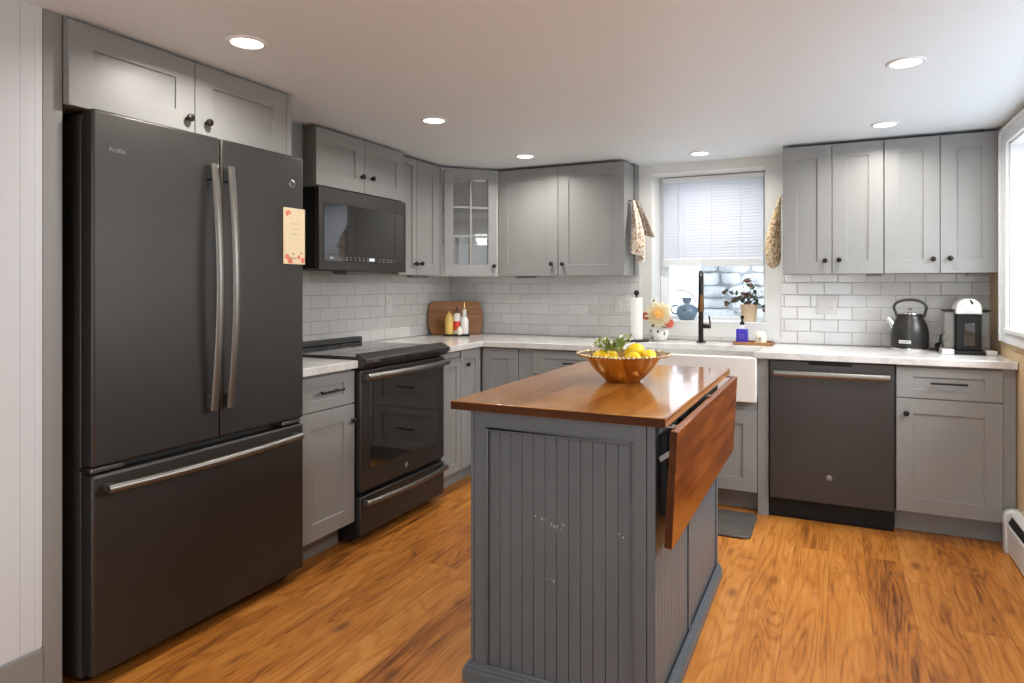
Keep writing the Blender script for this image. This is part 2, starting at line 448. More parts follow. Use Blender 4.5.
# ------------------------------------------------------------------ the setting
CZ = 2.108
struct(MB().box(-0.3, 3.9, -7.2, 0.3, -0.1, 0).build('floor', 'floor', smooth=False))
struct(MB().box(-0.3, 3.9, -7.2, 0.3, CZ, CZ + 0.1).build('ceiling', 'ceil', smooth=False))
OX0, OX1, OZ0, OZ1, WT = 1.621, 2.357, 1.033, 2.046, 0.30
w = MB()
w.box(-0.3, OX0, 0, WT, 0, CZ); w.box(OX1, 3.86, 0, WT, 0, CZ); w.box(OX0, OX1, 0, WT, 0, OZ0); w.box(OX0, OX1, 0, WT, OZ1, CZ)
struct(w.build('wall_back', 'wall', smooth=False))
struct(MB().box(-0.3, 0, -3.31, 0, 0, CZ).build('wall_left', 'wall', smooth=False))
# nearer left wall, painted boards flush with the refrigerator surround
wl = MB().box(-0.3, 0.596, -7.0, -3.308, 0, CZ)
wl.box(0.596, 0.600, -3.3275, -3.308, 0.19, CZ); wl.box(0.596, 0.600, -3.3670, -3.3280, 0.19, CZ); wl.box(0.596, 0.600, -7.0, -3.3680, 0.19, CZ)
struct(wl.build('wall_left_front', 'white_wall', smooth=False))
struct(MB().box(0.596, 0.606, -7.0, -3.3085, 0, 0.185).build('baseboard_left', 'cab', bevel=0.002))
# right wall with its window
WY0, WY1, WZ0, WZ1, RX = -2.60, -0.47, 1.06, 1.995, 3.560  # window lengthened out of view to throw more light on the island side
w = MB()
w.box(RX, RX + 0.3, -7.0, WY0, 0, CZ); w.box(RX, RX + 0.3, WY1, 0, 0, CZ)
w.box(RX, RX + 0.3, WY0, WY1, 0, WZ0); w.box(RX, RX + 0.3, WY0, WY1, WZ1, CZ)
struct(w.build('wall_right', 'tan', smooth=False))
w = MB()
w.box(RX - 0.3 + 0.0, 1.1, -7.2, -7.0, 0, CZ) if False else None
w.box(-0.3, 1.1, -7.2, -7.0, 0, CZ); w.box(3.1, 3.9, -7.2, -7.0, 0, CZ)
w.box(1.1, 3.1, -7.2, -7.0, 0, 0.25); w.box(1.1, 3.1, -7.2, -7.0, 2.0, CZ)  # unseen opening, added so the rear fill light has somewhere to enter
struct(w.build('wall_rear', 'wall', smooth=False))

# right-hand window: casing, jamb, stool, apron, sash
wr = struct(bpy.data.objects.new('window_2', None)); COL.objects.link(wr); wr.location = (RX, -0.345, 0)
def yl(y): return y + 0.345
c = MB()
for d, (a, b) in ((0.018, (0.0, 0.125)), (0.026, (0.0, 0.02))):
    c.box(-d, 0, yl(WY1) + 0.125 - b, yl(WY1) + 0.125 - a, 0.99, 2.075)
    c.box(-d, 0, yl(WY0) - 0.125 + a, yl(WY0) - 0.125 + b, 0.99, 2.075)
c.box(-0.018, 0, yl(WY0), yl(WY1), WZ1, 2.075); c.box(-0.026, 0, yl(WY0) - 0.125, yl(WY1) + 0.125, 2.055, 2.075)
c.box(-0.018, 0, yl(WY0), yl(WY1), 0.99, WZ0 - 0.02)
c.build('casing', 'white', wr, bevel=0.003)
MB().box(-0.03, 0.25, yl(WY0) + 0.002, yl(WY1) - 0.002, WZ0 - 0.02, WZ0 + 0.001).build('stool', 'white', wr, bevel=0.003)
j = MB()
j.box(0, 0.27, yl(WY1) - 0.012, yl(WY1), WZ0, WZ1); j.box(0, 0.27, yl(WY0), yl(WY0) + 0.012, WZ0, WZ1); j.box(0, 0.27, yl(WY0), yl(WY1), WZ1 - 0.012, WZ1)
j.build('jamb', 'white', wr)
s_ = MB(); ya, yb = yl(WY0) + 0.012, yl(WY1) - 0.012
for a, b in ((ya, ya + 0.045), (yb - 0.045, yb), ((ya + yb) / 2 - 0.02, (ya + yb) / 2 + 0.02)): s_.box(0.255, 0.285, a, b, WZ0, WZ1 - 0.012)
for a, b in ((WZ0, WZ0 + 0.045), (WZ1 - 0.057, WZ1 - 0.012)): s_.box(0.257, 0.283, ya + 0.045, yb - 0.045, a, b)
s_.build('sash', 'white', wr, bevel=0.003)
MB().box(0.268, 0.272, ya + 0.04, yb - 0.04, WZ0 + 0.04, WZ1 - 0.05).build('glass', 'glass', wr)

# window over the sink
w1 = struct(bpy.data.objects.new('window_1', None)); COL.objects.link(w1); w1.location = (OX0, 0.24, OZ0)
OW, OH = OX1 - OX0, OZ1 - OZ0
s_ = MB()
s_.box(0.001, 0.055, 0, 0.05, 0, OH - 0.001); s_.box(OW - 0.03, OW - 0.001, 0, 0.05, 0, OH - 0.001)
s_.box(0.055, OW - 0.03, 0, 0.05, 0, 0.03); s_.box(0.055, OW - 0.03, 0, 0.05, OH - 0.05, OH - 0.001); s_.box(0.055, OW - 0.03, 0.004, 0.046, 0.51, 0.55)
s_.build('sash', 'white', w1, bevel=0.004)
MB().box(0.05, OW - 0.025, 0.026, 0.03, 0.02, OH - 0.04).build('glass', 'glass', w1)
MB().box(0.002, OW - 0.002, -0.238, 0.0, 0.0002, 0.006).build('window_sill', 'white', w1, bevel=0.002)

bl = thing('window_blind', 'white horizontal blind half lowered in the window over the sink', 'blind', (1.652, 0.205, 1.412))
BW = 0.680
MB().box(0, BW, -0.018, 0.018, 0.595, 0.626).build('headrail', 'white', bl, bevel=0.003)
s_ = MB()
z = 0.062
tm = Matrix.Rotation(R(66), 4, 'X')
while z < 0.592:
    s_.box(0.003, BW - 0.003, -0.0125, 0.0125, -0.0006, 0.0006, Matrix.Translation((0, 0, z)) @ tm); z += 0.0205
s_.build('slats', 'blind', bl, smooth=False)
s_ = MB()
for k in range(6): s_.box(0.002, BW - 0.002, -0.015, 0.015, 0.0 + k * 0.009, 0.0075 + k * 0.009)
s_.build('bottom_rail', 'white', bl, bevel=0.002)
MB().sweep([(0.115, -0.022, 0.595), (0.118, -0.026, 0.30), (0.120, -0.024, 0.06)], 0.0035, n=8).build('tilt_wand', 'clear', bl)
s_ = MB()
for x in (0.15, BW / 2, BW - 0.15): s_.sweep([(x, -0.017, 0.595), (x, -0.017, 0.03)], 0.0011, n=5)
s_.build('ladder_cords', 'white', bl)

# outside the sink window
struct(MB().box(-6, 9, 0.32, 9, 0.80, 0.90).build('ground_outside', 'snow', smooth=False))
sw = MB(); rs = random.Random(3); z = 0.92; row = 0
def rock(mb, cx, cy, cz, a, b, c, r):
    def f(u, v):
        th = 2 * math.pi * u; ph = math.pi * v
        q = lambda s, e: math.copysign(abs(s) ** e, s)
        k = 1 + 0.10 * math.sin(3 * th + cx * 40) * math.sin(ph * 2 + cz * 30)
        return (cx + a * k * q(math.cos(th), .6) * q(math.sin(ph), .6), cy + b * q(math.sin(th), .6) * q(math.sin(ph), .6), cz + c * k * q(-math.cos(ph), .7))
    mb.grid(f, 14, 8, close_u=True)
while z < 2.5:
    hgt = rs.uniform(0.06, 0.13); x = 1.72 + rs.uniform(0, 0.03)
    while x < 3.4:
        L = rs.uniform(0.10, 0.30)
        rock(sw, x + L / 2, 1.2 + rs.uniform(-0.02, 0.02), z + hgt / 2 + rs.uniform(-0.012, 0.012), L / 2 * 1.03, 0.09, hgt / 2 * rs.uniform(0.98, 1.15), rs); x += L + 0.006
    z += hgt + 0.006
struct(sw.build('stone_wall', 'stone', angle=80))
struct(MB().box(1.75, 3.4, 1.17, 1.4, 0.90, 2.5).build('stone_wall_core', 'mortar'))

# backsplash
s_ = MB(); TK = 0.008
s_.box(0.0, 1.536, -TK, 0, 0.912, 1.349); s_.box(2.455, 3.5585, -TK, 0, 0.912, 1.349); s_.box(1.536, 2.455, -TK, 0, 0.912, 0.940)
struct(s_.build('backsplash_back', 'tile_back', smooth=False))
struct(MB().box(0.0, TK, -2.29, -TK - 0.0005, 0.912, 1.80).build('backsplash_left', 'tile_left', smooth=False))

# ------------------------------------------------------------------ recessed lamps
def lamp(loc, label):
    t = thing('recessed_light', label, 'ceiling light', loc, group='recessed ceiling lights')
    MB().lathe([(0.052, -0.001), (0.053, -0.006), (0.061, -0.007), (0.066, -0.003), (0.067, 0.0)], n=40, cap=False).build('trim_ring', 'white', t)
    MB().lathe([(0.0005, -0.0035), (0.0525, -0.0035), (0.0525, -0.001), (0.0005, -0.001)], n=40).build('lens', 'lamp', t)
    a = area('lamp_light', (loc[0], loc[1], loc[2] - 0.012), (0, 0, 0), 0.06, 0.06, LAMP_W, LAMP_COL, 'DISK', R(160))
    return t
for loc, lb in (((0.933, -2.846), 'round recessed ceiling light nearest the refrigerator'),
                ((0.933, -1.676), 'round recessed ceiling light in front of the microwave'),
                ((0.960, -0.652), 'round recessed ceiling light by the corner glass cabinet'),
                ((1.996, -0.279), 'round recessed ceiling light over the sink window'),
                ((2.997, -0.633), 'round recessed ceiling light close to the right-hand wall cabinets'),
                ((3.002, -1.668), 'round recessed ceiling light highest at upper right, in front of the right window')):
    lamp((loc[0], loc[1], CZ), lb)
for loc in ((3.0, -2.846), (3.0, -4.4), (1.4, -4.4)):  # first follows the lamp grid; the nearer pair is added to brighten the ceiling
    lamp((loc[0], loc[1], CZ), 'unseen round recessed ceiling light assumed out of view at the camera end')

# ------------------------------------------------------------------ cabinets
def knob(parent, x, z, t=0.019, r=0.0145):
    MB().lathe([(0.0065, 0), (0.0055, 0.012), (r * .9, 0.0155), (r, 0.020), (r * .9, 0.026), (0.004, 0.0295), (0.0005, 0.030)], n=18, mtx=Matrix.Translation((x, -t, z)) @ TOWARD).build('knob', 'bronze', parent)
def pull(parent, x, z, L=0.135, t=0.019):
    m = MB(); y = -t - 0.030
    m.sweep([(x - L / 2, y, z), (x + L / 2, y, z)], 0.0055, n=10)
    for s in (-1, 1): m.sweep([(x + s * L * 0.32, -t, z), (x + s * L * 0.32, y, z)], 0.0045, n=8)
    m.build('handle', 'bronze', parent)
LEFT = R(90)
def door(parent, x0, x1, z0, z1, kx=None, kz=None, name='door', rail=0.075):
    d = MB().shaker(x0, x1, z0, z1, rail=rail).build(name, 'cab', parent, bevel=0.0012, smooth=True)
    if kx is not None: knob(d, kx, kz)
    return d
def drawer(parent, x0, x1, z0, z1, L=0.135, rail=0.046):
    d = MB().shaker(x0, x1, z0, z1, rail=0.075, railz=rail).build('drawer', 'cab', parent, bevel=0.0012)
    if L: pull(d, (x0 + x1) / 2, (z0 + z1) / 2 + 0.004, L)
    return d
def carcass(t, W, depth, z0, z1, m='cab', bev=0.0012): return MB().box(0, W, 0.001, depth, z0, z1).build('carcass', m, t, bevel=bev)
def toe(t, x0, x1, back, depth): return MB().box(x0, x1, back, back + 0.018, 0, 0.118).build('toe_kick', 'cab', t)
def light_bar(t, x0, x1, y, z): return MB().box(x0, x1, y, y + 0.05, z - 0.014, z).build('light_bar', 'gap', t, bevel=0.003)
G = 0.0018
UB, UT = 1.3445, 2.094
# right wall cabinets (local x = world x, front towards -y)
for k, (a, b, lab) in enumerate(((2.482, 3.011, 'gray two-door wall cabinet right of the window, beside the hanging oven mitt'),
                                  (3.013, 3.522, 'gray two-door wall cabinet in the far right corner, above kettle and coffee machine'))):
    t = thing('wall_cabinet', lab, 'cabinet', (a, -0.2925, 0), 0, 'gray shaker wall cabinets')
    W = b - a; carcass(t, W, 0.2925 - 0.0095, UB, UT)
    mid = (2.748 - a) if k == 0 else (3.280 - a)
    kx = (2.712 - a, 2.785 - a) if k == 0 else (3.247 - a, 3.326 - a)
    d0, d1 = (0, W) if k == 0 else (0, 3.546 - a)
    if k: W = 3.559 - a; MB().box(b - a, W, -0.003, 0.27, UB, UT).build('filler', 'gap', t)
    door(t, d0 + G, mid - G, UB, UT - 0.006, kx[0], 1.420); door(t, mid + G, d1 - G, UB, UT - 0.006, kx[1], 1.423)
    if k == 0: light_bar(t, 0.45, 0.525, 0.06, UB - 0.0005)
    else: light_bar(t, 0.40, 0.50, 0.06, UB - 0.0005)
# back wall, left of window
t = thing('wall_cabinet', 'wide gray wall cabinet with two doors left of the window, dish towel on its side', 'cabinet', (0.592, -0.2925, 0), 0, 'gray shaker wall cabinets')
carcass(t, 0.924, 0.2925 - 0.0095, UB, UT)
MB().box(0.9242, 0.938, 0.20, 0.282, UB + 0.004, CZ - 0.001).build('scribe_trim', 'gap', t)
door(t, G, 0.457 - G, UB, UT - 0.006, 0.413, 1.425); door(t, 0.457 + G, 0.924 - G, UB, UT - 0.006, 0.494, 1.424)
light_bar(t, 0.10, 0.24, 0.06, UB - 0.0005)
# corner glass cabinet
t = thing('corner_wall_cabinet', 'gray diagonal corner wall cabinet with six-pane glass door', 'cabinet', (0.0095, -0.0095, 0))
pts = [(0, 0), (0, -0.590), (0.288, -0.590), (0.576, -0.302), (0.576, 0)]
s_ = MB(); th = 0.016
for za, zb in ((UB, UB + th), (UT - th, UT)):
    s_.prism([(0.001, -0.001), (0.001, -0.586), (0.284, -0.586), (0.572, -0.298), (0.572, -0.001)], za, zb)
for za in (1.60, 1.84):
    MB().prism([(0.014, -0.014), (0.014, -0.57), (0.280, -0.57), (0.556, -0.294), (0.556, -0.014)], za, za + 0.007).build('shelf', 'glass', t)
s_.box(0, 0.012, -0.59, 0, UB, UT); s_.box(0, 0.576, -0.012, 0, UB, UT); s_.box(0.012, 0.288, -0.590, -0.578, UB, UT); s_.box(0.564, 0.576, -0.302, -0.012, UB, UT)
s_.build('carcass', 'interior', t)
DL = math.hypot(0.576 - 0.288, 0.288)
d = MB()
x0, x1, z0, z1, rw = 0.018, DL - 0.012, UB + 0.002, UT - 0.008, 0.062
for a, b, c_, e in ((x0, x0 + rw, z0, z1), (x1 - rw, x1, z0, z1), (x0 + rw, x1 - rw, z0, z0 + rw + .012), (x0 + rw, x1 - rw, z1 - rw, z1)): d.box(a, b, -0.019, 0, c_, e)
mx = (x0 + x1) / 2; d.box(mx - 0.009, mx + 0.009, -0.016, -0.003, z0 + rw, z1 - rw)
ih = (z1 - rw) - (z0 + rw + .012)
for q in (1, 2):
    zz = z0 + rw + .012 + ih * q / 3; d.box(x0 + rw, mx - 0.009, -0.016, -0.003, zz - 0.008, zz + 0.008); d.box(mx + 0.009, x1 - rw, -0.016, -0.003, zz - 0.008, zz + 0.008)
dr = d.build('door', 'cab', t, bevel=0.0012); dr.location = (0.288, -0.590, 0); dr.rotation_euler = (0, 0, R(45))
MB().box(x0 + rw - 0.004, x1 - rw + 0.004, -0.0025, 0.0005, z0 + rw, z1 - rw + 0.004).build('glass', 'glass', dr)
knob(dr, x1 - 0.026, 1.415)
# narrow wall cabinet (left run: local x = world +y, front towards +x)
t = thing('wall_cabinet', 'narrow gray wall cabinet with two slim doors between microwave and glass-door cabinet', 'cabinet', (0.2925, -1.114, 0), LEFT, 'gray shaker wall cabinets')
carcass(t, 0.512, 0.2925 - 0.0095, UB, UT)
door(t, -0.0 + G, 0.197 - G, UB, UT - 0.006, 0.202 - 0.03, 1.417, rail=0.045); door(t, 0.197 + G, 0.466 - G, UB, UT - 0.006, 0.197 + 0.04, 1.420)
MB().box(0.467, 0.512, -0.012, 0.001, UB, UT - 0.006).build('filler', 'gap', t)
light_bar(t, 0.27, 0.46, 0.06, UB - 0.0005)
# cabinet over the microwave
t = thing('wall_cabinet', 'short gray wall cabinet with two doors directly above the microwave', 'cabinet', (0.334, -1.879, 0), LEFT, 'gray shaker wall cabinets')
carcass(t, 0.764, 0.334 - 0.0095, 1.788, UT + 0.006, 'gap')
door(t, G, 0.385 - G, 1.795, UT, 0.355, 1.884); door(t, 0.385 + G, 0.764 - G, 1.795, UT, 0.443, 1.886)
# cabinet over the refrigerator
t = thing('wall_cabinet', 'gray two-door cabinet above the black refrigerator', 'cabinet', (0.606, -3.2475, 0), LEFT, 'gray shaker wall cabinets')
carcass(t, 0.925, 0.60, 1.835, CZ - 0.002, 'cab')
door(t, G, 0.4445 - G, 1.8305, UT, 0.411, 1.882); door(t, 0.4445 + G, 0.894 - G, 1.8305, UT, 0.491, 1.882)
MB().box(0.896, 0.925, -0.016, 0.0005, 1.8305, CZ - 0.006).build('filler', 'cab', t, bevel=0.001)
# gray end panel beside the refrigerator and the infill over the counter
tag(MB().box(0, 0.600, -3.3065, -3.2500, 0.0, CZ - 0.001).build('end_panel', 'cab', bevel=0.002), 'tall gray end panel between white wall and refrigerator', 'panel')
tag(MB().box(0.010, 0.268, -2.318, -1.8815, 1.815, CZ - 0.001).build('infill_panel', 'cab', bevel=0.001), 'gray infill panel between refrigerator cabinet and microwave cabinet', 'panel')

# base cabinets ------------------------------------------------------------
BT = 0.872
def base(name, lab, loc, rot, W, depth=0.595):
    t = thing(name, lab, 'cabinet', loc, rot, 'gray shaker base cabinets')
    carcass(t, W, depth, 0.119, BT); toe(t, 0.001, W - 0.001, 0.085, depth)
    return t
FY = -0.6065
t = base('base_cabinet', 'gray base cabinet with drawer over one door right of the dishwasher', (3.0475, FY, 0), 0, 0.509)
drawer(t, 0.002, 0.454, 0.706, 0.860, 0.157); door(t, 0.002, 0.454, 0.124, 0.701, 0.044, 0.626)
MB().box(0.456, 0.508, -0.004, 0.001, 0.119, BT - 0.002).build('filler', 'cab', t)
t = base('sink_base_cabinet', 'gray base cabinet under the white farmhouse sink', (1.592, FY, 0), 0, 0.779)
t.children[0].scale = (1, 1, (0.620 - 0.119) / (BT - 0.119)); t.children[0].location = (0, 0, 0.119 * (1 - (0.620 - 0.119) / (BT - 0.119)))
door(t, G, 0.3895 - G, 0.124, 0.575, 0.360, 0.52); door(t, 0.3895 + G, 0.779 - G, 0.124, 0.575, 0.419, 0.52)
tag(MB().box(2.3725, 2.4300, -0.612, -0.012, 0, 0.872).build('end_panel', 'cab', bevel=0.0015), 'narrow gray panel between sink cabinet and dishwasher', 'panel')
t = base('drawer_base_cabinet', 'gray base cabinet of three drawers left of the sink, behind the island', (0.900, FY, 0), 0, 0.690)
MB().box(0.0, 0.100, -0.010, 0.001, 0.119, BT - 0.002).build('filler', 'cab', t)
for a, b in ((0.712, 0.862), (0.422, 0.706), (0.124, 0.416)): drawer(t, 0.102, 0.688, a, b, 0.15, rail=0.05)
# bi-fold corner cabinet
t = thing('corner_base_cabinet', 'gray corner base cabinet with two hinged doors meeting in the corner', 'cabinet', (0.0095, -0.0095, 0), 0, 'gray shaker base cabinets')
MB().prism([(0, 0), (0, -0.892), (0.605, -0.892), (0.605, -0.597), (0.889, -0.597), (0.889, 0)], 0.119, BT).build('carcass', 'cab', t)
MB().prism([(0.02, -0.02), (0.02, -0.890), (0.515, -0.890), (0.515, -0.512), (0.888, -0.512), (0.888, -0.02)], 0.0, 0.118).build('toe_kick', 'cab', t)
d = door(t, 0.0, 0.248, 0.124, 0.866, 0.060, 0.775, rail=0.06); d.location = (0.6055, -0.892 + 0.0015, 0); d.rotation_euler = (0, 0, LEFT)
d = door(t, 0.022, 0.280, 0.124, 0.866, rail=0.068); d.location = (0.606, -0.5975, 0)
# narrow cabinet right of the range
t = base('base_cabinet', 'slim gray base cabinet squeezed between range and corner cabinet', (0.6145, -1.134, 0), LEFT, 0.230)
door(t, 0.003, 0.228, 0.124, 0.826, rail=0.05); MB().box(0.003, 0.228, -0.012, 0.001, 0.832, 0.866).build('top_rail', 'cab', t)
# cabinet between range and fridge
t = base('base_cabinet', 'gray base cabinet with drawer and door between refrigerator and range', (0.6145, -2.2885, 0), LEFT, 0.370)
drawer(t, 0.002, 0.368, 0.706, 0.860, 0.15); door(t, 0.002, 0.368, 0.124, 0.700, 0.350, 0.621)

# countertops ----------------------------------------------------------------
CB, CT = 0.8735, 0.9105
tag(MB().prism([(0.0085, -0.0085), (0.0085, -1.139), (0.6533, -1.139), (0.6533, -0.6533), (1.589, -0.6533), (1.589, -0.292), (2.3775, -0.292),
                (2.3775, -0.640), (2.3545, -0.640), (2.3545, -0.6533), (3.557, -0.6533), (3.557, -0.0085)], CB, CT).build('countertop', 'counter', bevel=0.003), 'white marbled L-shaped countertop running round the sink to the right wall', 'countertop')
tag(MB().box(0.0085, 0.6533, -2.2885, -1.9165, CB, CT).build('countertop', 'counter', bevel=0.003), 'short white marbled countertop between refrigerator and range', 'countertop')

# sink -------------------------------------------------------------------------
t = thing('farmhouse_sink', 'white farmhouse sink with deep apron front below the window', 'sink', (1.592, -0.655, 0.626))
SW = 0.779
MB().box(0, SW, 0, 0.030, 0.0, 0.253).build('apron', 'porcelain', t, bevel=0.008, seg=3)
s_ = MB()
s_.box(0, 0.022, 0.030, 0.47, 0.03, 0.2455); s_.box(SW - 0.022, SW, 0.030, 0.47, 0.03, 0.2455); s_.box(0.022, SW - 0.022, 0.448, 0.47, 0.03, 0.2455); s_.box(0.022, SW - 0.022, 0.030, 0.448, 0.03, 0.045)
s_.build('basin', 'porcelain', t, bevel=0.004)
MB().lathe([(0.0005, 0.0455), (0.042, 0.0455), (0.045, 0.0475), (0.0475, 0.0455)], (SW / 2, 0.25, 0), n=24, cap=False).build('drain', 'chrome', t)

# ------------------------------------------------------------------ refrigerator
t = thing('refrigerator', 'black slate french-door refrigerator with bottom freezer drawer', 'refrigerator', (0.6588, -3.1961, 0), LEFT)
FW = 0.9066
MB().box(0.004, FW - 0.004, 0.066, 0.630, 0.028, 1.800).build('case', 'slate_side', t, bevel=0.003)
def fdoor(name, x0, x1, z0, z1, r=0.009):
    return MB().box(x0, x1, 0.0, 0.055, z0, z1).build(name, 'slate', t, bevel=r, seg=4)
d1 = fdoor('door', 0.0, 0.4735, 0.702, 1.8293); d2 = fdoor('door', 0.4775, FW, 0.702, 1.8293); d3 = fdoor('freezer_drawer', 0.0, FW, 0.046, 0.676)
def vhandle(d, x):
    m = MB(); zt, zb = 1.722, 0.815; n = 24; P = []
    for i in range(n + 1):
        s = i / n; P.append((x, -0.030 - 0.030 * math.sin(math.pi * s), zb + (zt - zb) * s))
    m.sweep(P, 0.0155, 0.009, n=12, up=(0, -1, 0))
    m.build('handle', 'steel', d)
    for z in (zb + 0.03, zt - 0.03): MB().box(x - 0.012, x + 0.012, -0.030, 0.0, z - 0.028, z + 0.028).build('handle_bracket', 'slate_side', d, bevel=0.004)
vhandle(d1, 0.4245); vhandle(d2, 0.497)
m = MB(); P = []
for i in range(29):
    s = i / 28; P.append((0.028 + (0.862 - 0.028) * s, -0.034 - 0.030 * math.sin(math.pi * s), 0.634))
m.sweep(P, 0.0145, 0.0145, n=14).build('handle', 'steel', d3)
for x in (0.045, 0.845): MB().box(x - 0.014, x + 0.014, -0.034, 0.0, 0.622, 0.646).build('handle_bracket', 'slate_side', d3, bevel=0.004)
for x0, x1 in ((0.004, 0.11), (FW - 0.11, FW - 0.004)): MB().box(x0, x1, 0.012, 0.075, 0.681, 0.697).build('hinge', 'steel', t, bevel=0.003)
for x0, x1 in ((0.006, 0.07), (FW - 0.07, FW - 0.006)): MB().box(x0, x1, 0.058, 0.14, 1.8005, 1.820).build('hinge_cover', 'slate_side', t, bevel=0.004)
MB().box(0.03, FW - 0.03, 0.075, 0.10, 0.004, 0.0275).build('base_grille', 'black', t)
text('lettering', 'Profile', 0.021, 'badgeink', d1, (0.052, -0.0004, 1.702))
m = MB(); m.lathe([(0.0005, 0), (0.019, 0), (0.019, 0.002), (0.017, 0.0032), (0.0005, 0.0032)], n=28, mtx=Matrix.Translation((0.837, -0.0002, 1.708)) @ TOWARD).build('round_badge', 'steel', d2)
m = MB()
m.sweep(arc((0.837, -0.0036, 1.708), 0.0105, 0, 360, 24), 0.0008, n=5, up=(0, 1, 0)); m.sweep(arc((0.834, -0.0036, 1.708), 0.004, 60, 300, 10), 0.001, n=5, up=(0, 1, 0)); m.sweep(arc((0.840, -0.0036, 1.708), 0.004, 120, 420, 10), 0.001, n=5, up=(0, 1, 0))
m.build('badge_monogram', 'black', d2)

n_ = thing('notepad', 'cream floral notepad held on the refrigerator door', 'notepad', (0.6596, -2.4095, 1.366), LEFT)
MB().box(0.0, 0.116, -0.011, -0.0006, 0, 0.238).build('pad', 'note', n_, bevel=0.001)
m = MB(); rr = random.Random(5)
for i in range(9): m.lathe([(0.0005, 0.0), (rr.uniform(0.006, 0.012), 0.0), (0.0005, 0.0006)], n=8, mtx=Matrix.Translation((rr.choice((rr.uniform(0.012, 0.104), rr.uniform(0.07, 0.104))), -0.0112, rr.uniform(0.010, 0.034))) @ TOWARD)
for i in range(4): m.lathe([(0.0005, 0.0), (0.008, 0.0), (0.0005, 0.0006)], n=8, mtx=Matrix.Translation((rr.uniform(0.010, 0.030), -0.0112, rr.uniform(0.200, 0.228))) @ TOWARD)
m.build('printed_flowers', 'coral', n_)
m = MB()
for i in range(6): m.lathe([(0.0005, 0.0), (0.006, 0.0), (0.0005, 0.0006)], n=6, mtx=Matrix.Translation((rr.uniform(0.014, 0.10), -0.0113, rr.uniform(0.008, 0.05))) @ TOWARD @ Matrix.Diagonal((1, .5, 1, 1)))
m.build('printed_leaves', 'leafred', n_)
m = MB()
for k, (a, b) in enumerate(((0.030, 0.075), (0.034, 0.082), (0.032, 0.07))):
    m.sweep([(a + (b - a) * i / 16, -0.0114, 0.172 - k * 0.022 + 0.003 * math.sin(i * 2.1 + k)) for i in range(17)], 0.0006, n=4, up=(0, 1, 0))
m.build('handwriting', 'ink', n_)

# ------------------------------------------------------------------ range
t = thing('range', 'black slate slide-in electric range with oven door and lower drawer', 'stove', (0.662, -1.9125, 0), LEFT)
RW = 0.7695
MB().box(0.002, RW - 0.002, 0.035, 0.640, 0.03, 0.895).build('case', 'black', t, bevel=0.002)
MB().box(-0.001, RW + 0.001, 0.030, 0.645, 0.9112, 0.926).build('cooktop', 'cooktop', t, bevel=0.004)
m = MB().prism([(0.03, 0.9115), (0.03, 0.941), (0.012, 0.939), (-0.040, 0.916), (-0.042, 0.896), (-0.005, 0.868), (0.03, 0.868)], 0.0, RW,
               Matrix(((0, 0, 1, 0), (1, 0, 0, 0), (0, 1, 0, 0), (0, 0, 0, 1))))
m.build('control_panel', 'slate', t, bevel=0.004)
MB().box(0.03, RW - 0.03, -0.0445, -0.0425, 0.899, 0.913).build('touch_strip', 'blackglass', t)
MB().box(0.0, RW, 0.605, 0.648, 0.9265, 0.958).build('rear_vent_trim', 'slate_side', t, bevel=0.005)
m = MB()
for x, y, r in ((0.20, 0.20, 0.10), (0.57, 0.20, 0.08), (0.20, 0.46, 0.08), (0.57, 0.46, 0.10), (0.385, 0.46, 0.06)):
    m.lathe([(r - 0.002, 0), (r - 0.002, 0.0003), (r, 0.0003), (r, 0)], (x, y, 0.9261), n=40, cap=False)
m.build('burner_rings', 'ink', t)
od = MB()
od.box(0.004, RW - 0.004, 0.0, 0.034, 0.262, 0.858)
od = od.build('oven_door', 'slate', t, bevel=0.006, seg=3)
MB().box(0.075, RW - 0.075, -0.0025, 0.001, 0.368, 0.808).build('oven_window', 'blackglass', od, bevel=0.001)
def hbar(d, x0, x1, z, bow, off, r, flat=1.0):
    m = MB(); m.sweep([(x0 + (x1 - x0) * i / 24, -off - bow * math.sin(math.pi * i / 24), z) for i in range(25)], r, r * flat, n=12)
    m.build('handle', 'steel', d)
    for x in (x0 + 0.012, x1 - 0.012): MB().box(x - 0.011, x + 0.011, -off, 0.0, z - r * 0.9, z + r * 0.9).build('handle_bracket', 'slate_side', d, bevel=0.003)
hbar(od, 0.012, RW - 0.012, 0.828, 0.028, 0.032, 0.018)
sd = MB().box(0.004, RW - 0.004, 0.0, 0.034, 0.050, 0.238).build('storage_drawer', 'slate', t, bevel=0.006, seg=3)
hbar(sd, 0.014, RW - 0.014, 0.210, 0.024, 0.026, 0.0145)
def badge(d, x, z, y=-0.0005, r=0.015, m='steel'):
    MB().lathe([(0.0005, 0), (r, 0), (r, 0.0015), (r * .9, 0.0022), (0.0005, 0.0022)], n=24, mtx=Matrix.Translation((x, y, z)) @ TOWARD).build('round_badge', m, d)
badge(od, RW / 2, 0.310, m='badgeink')
for x in (0.03, RW - 0.03):
    for y in (0.16, 0.58): MB().lathe([(0.018, 0), (0.018, 0.03)], (x, y, 0.0), n=12).build('foot', 'black', t)
MB().box(0.02, RW - 0.02, 0.085, 0.10, 0.004, 0.05).build('kick_plate', 'black', t)

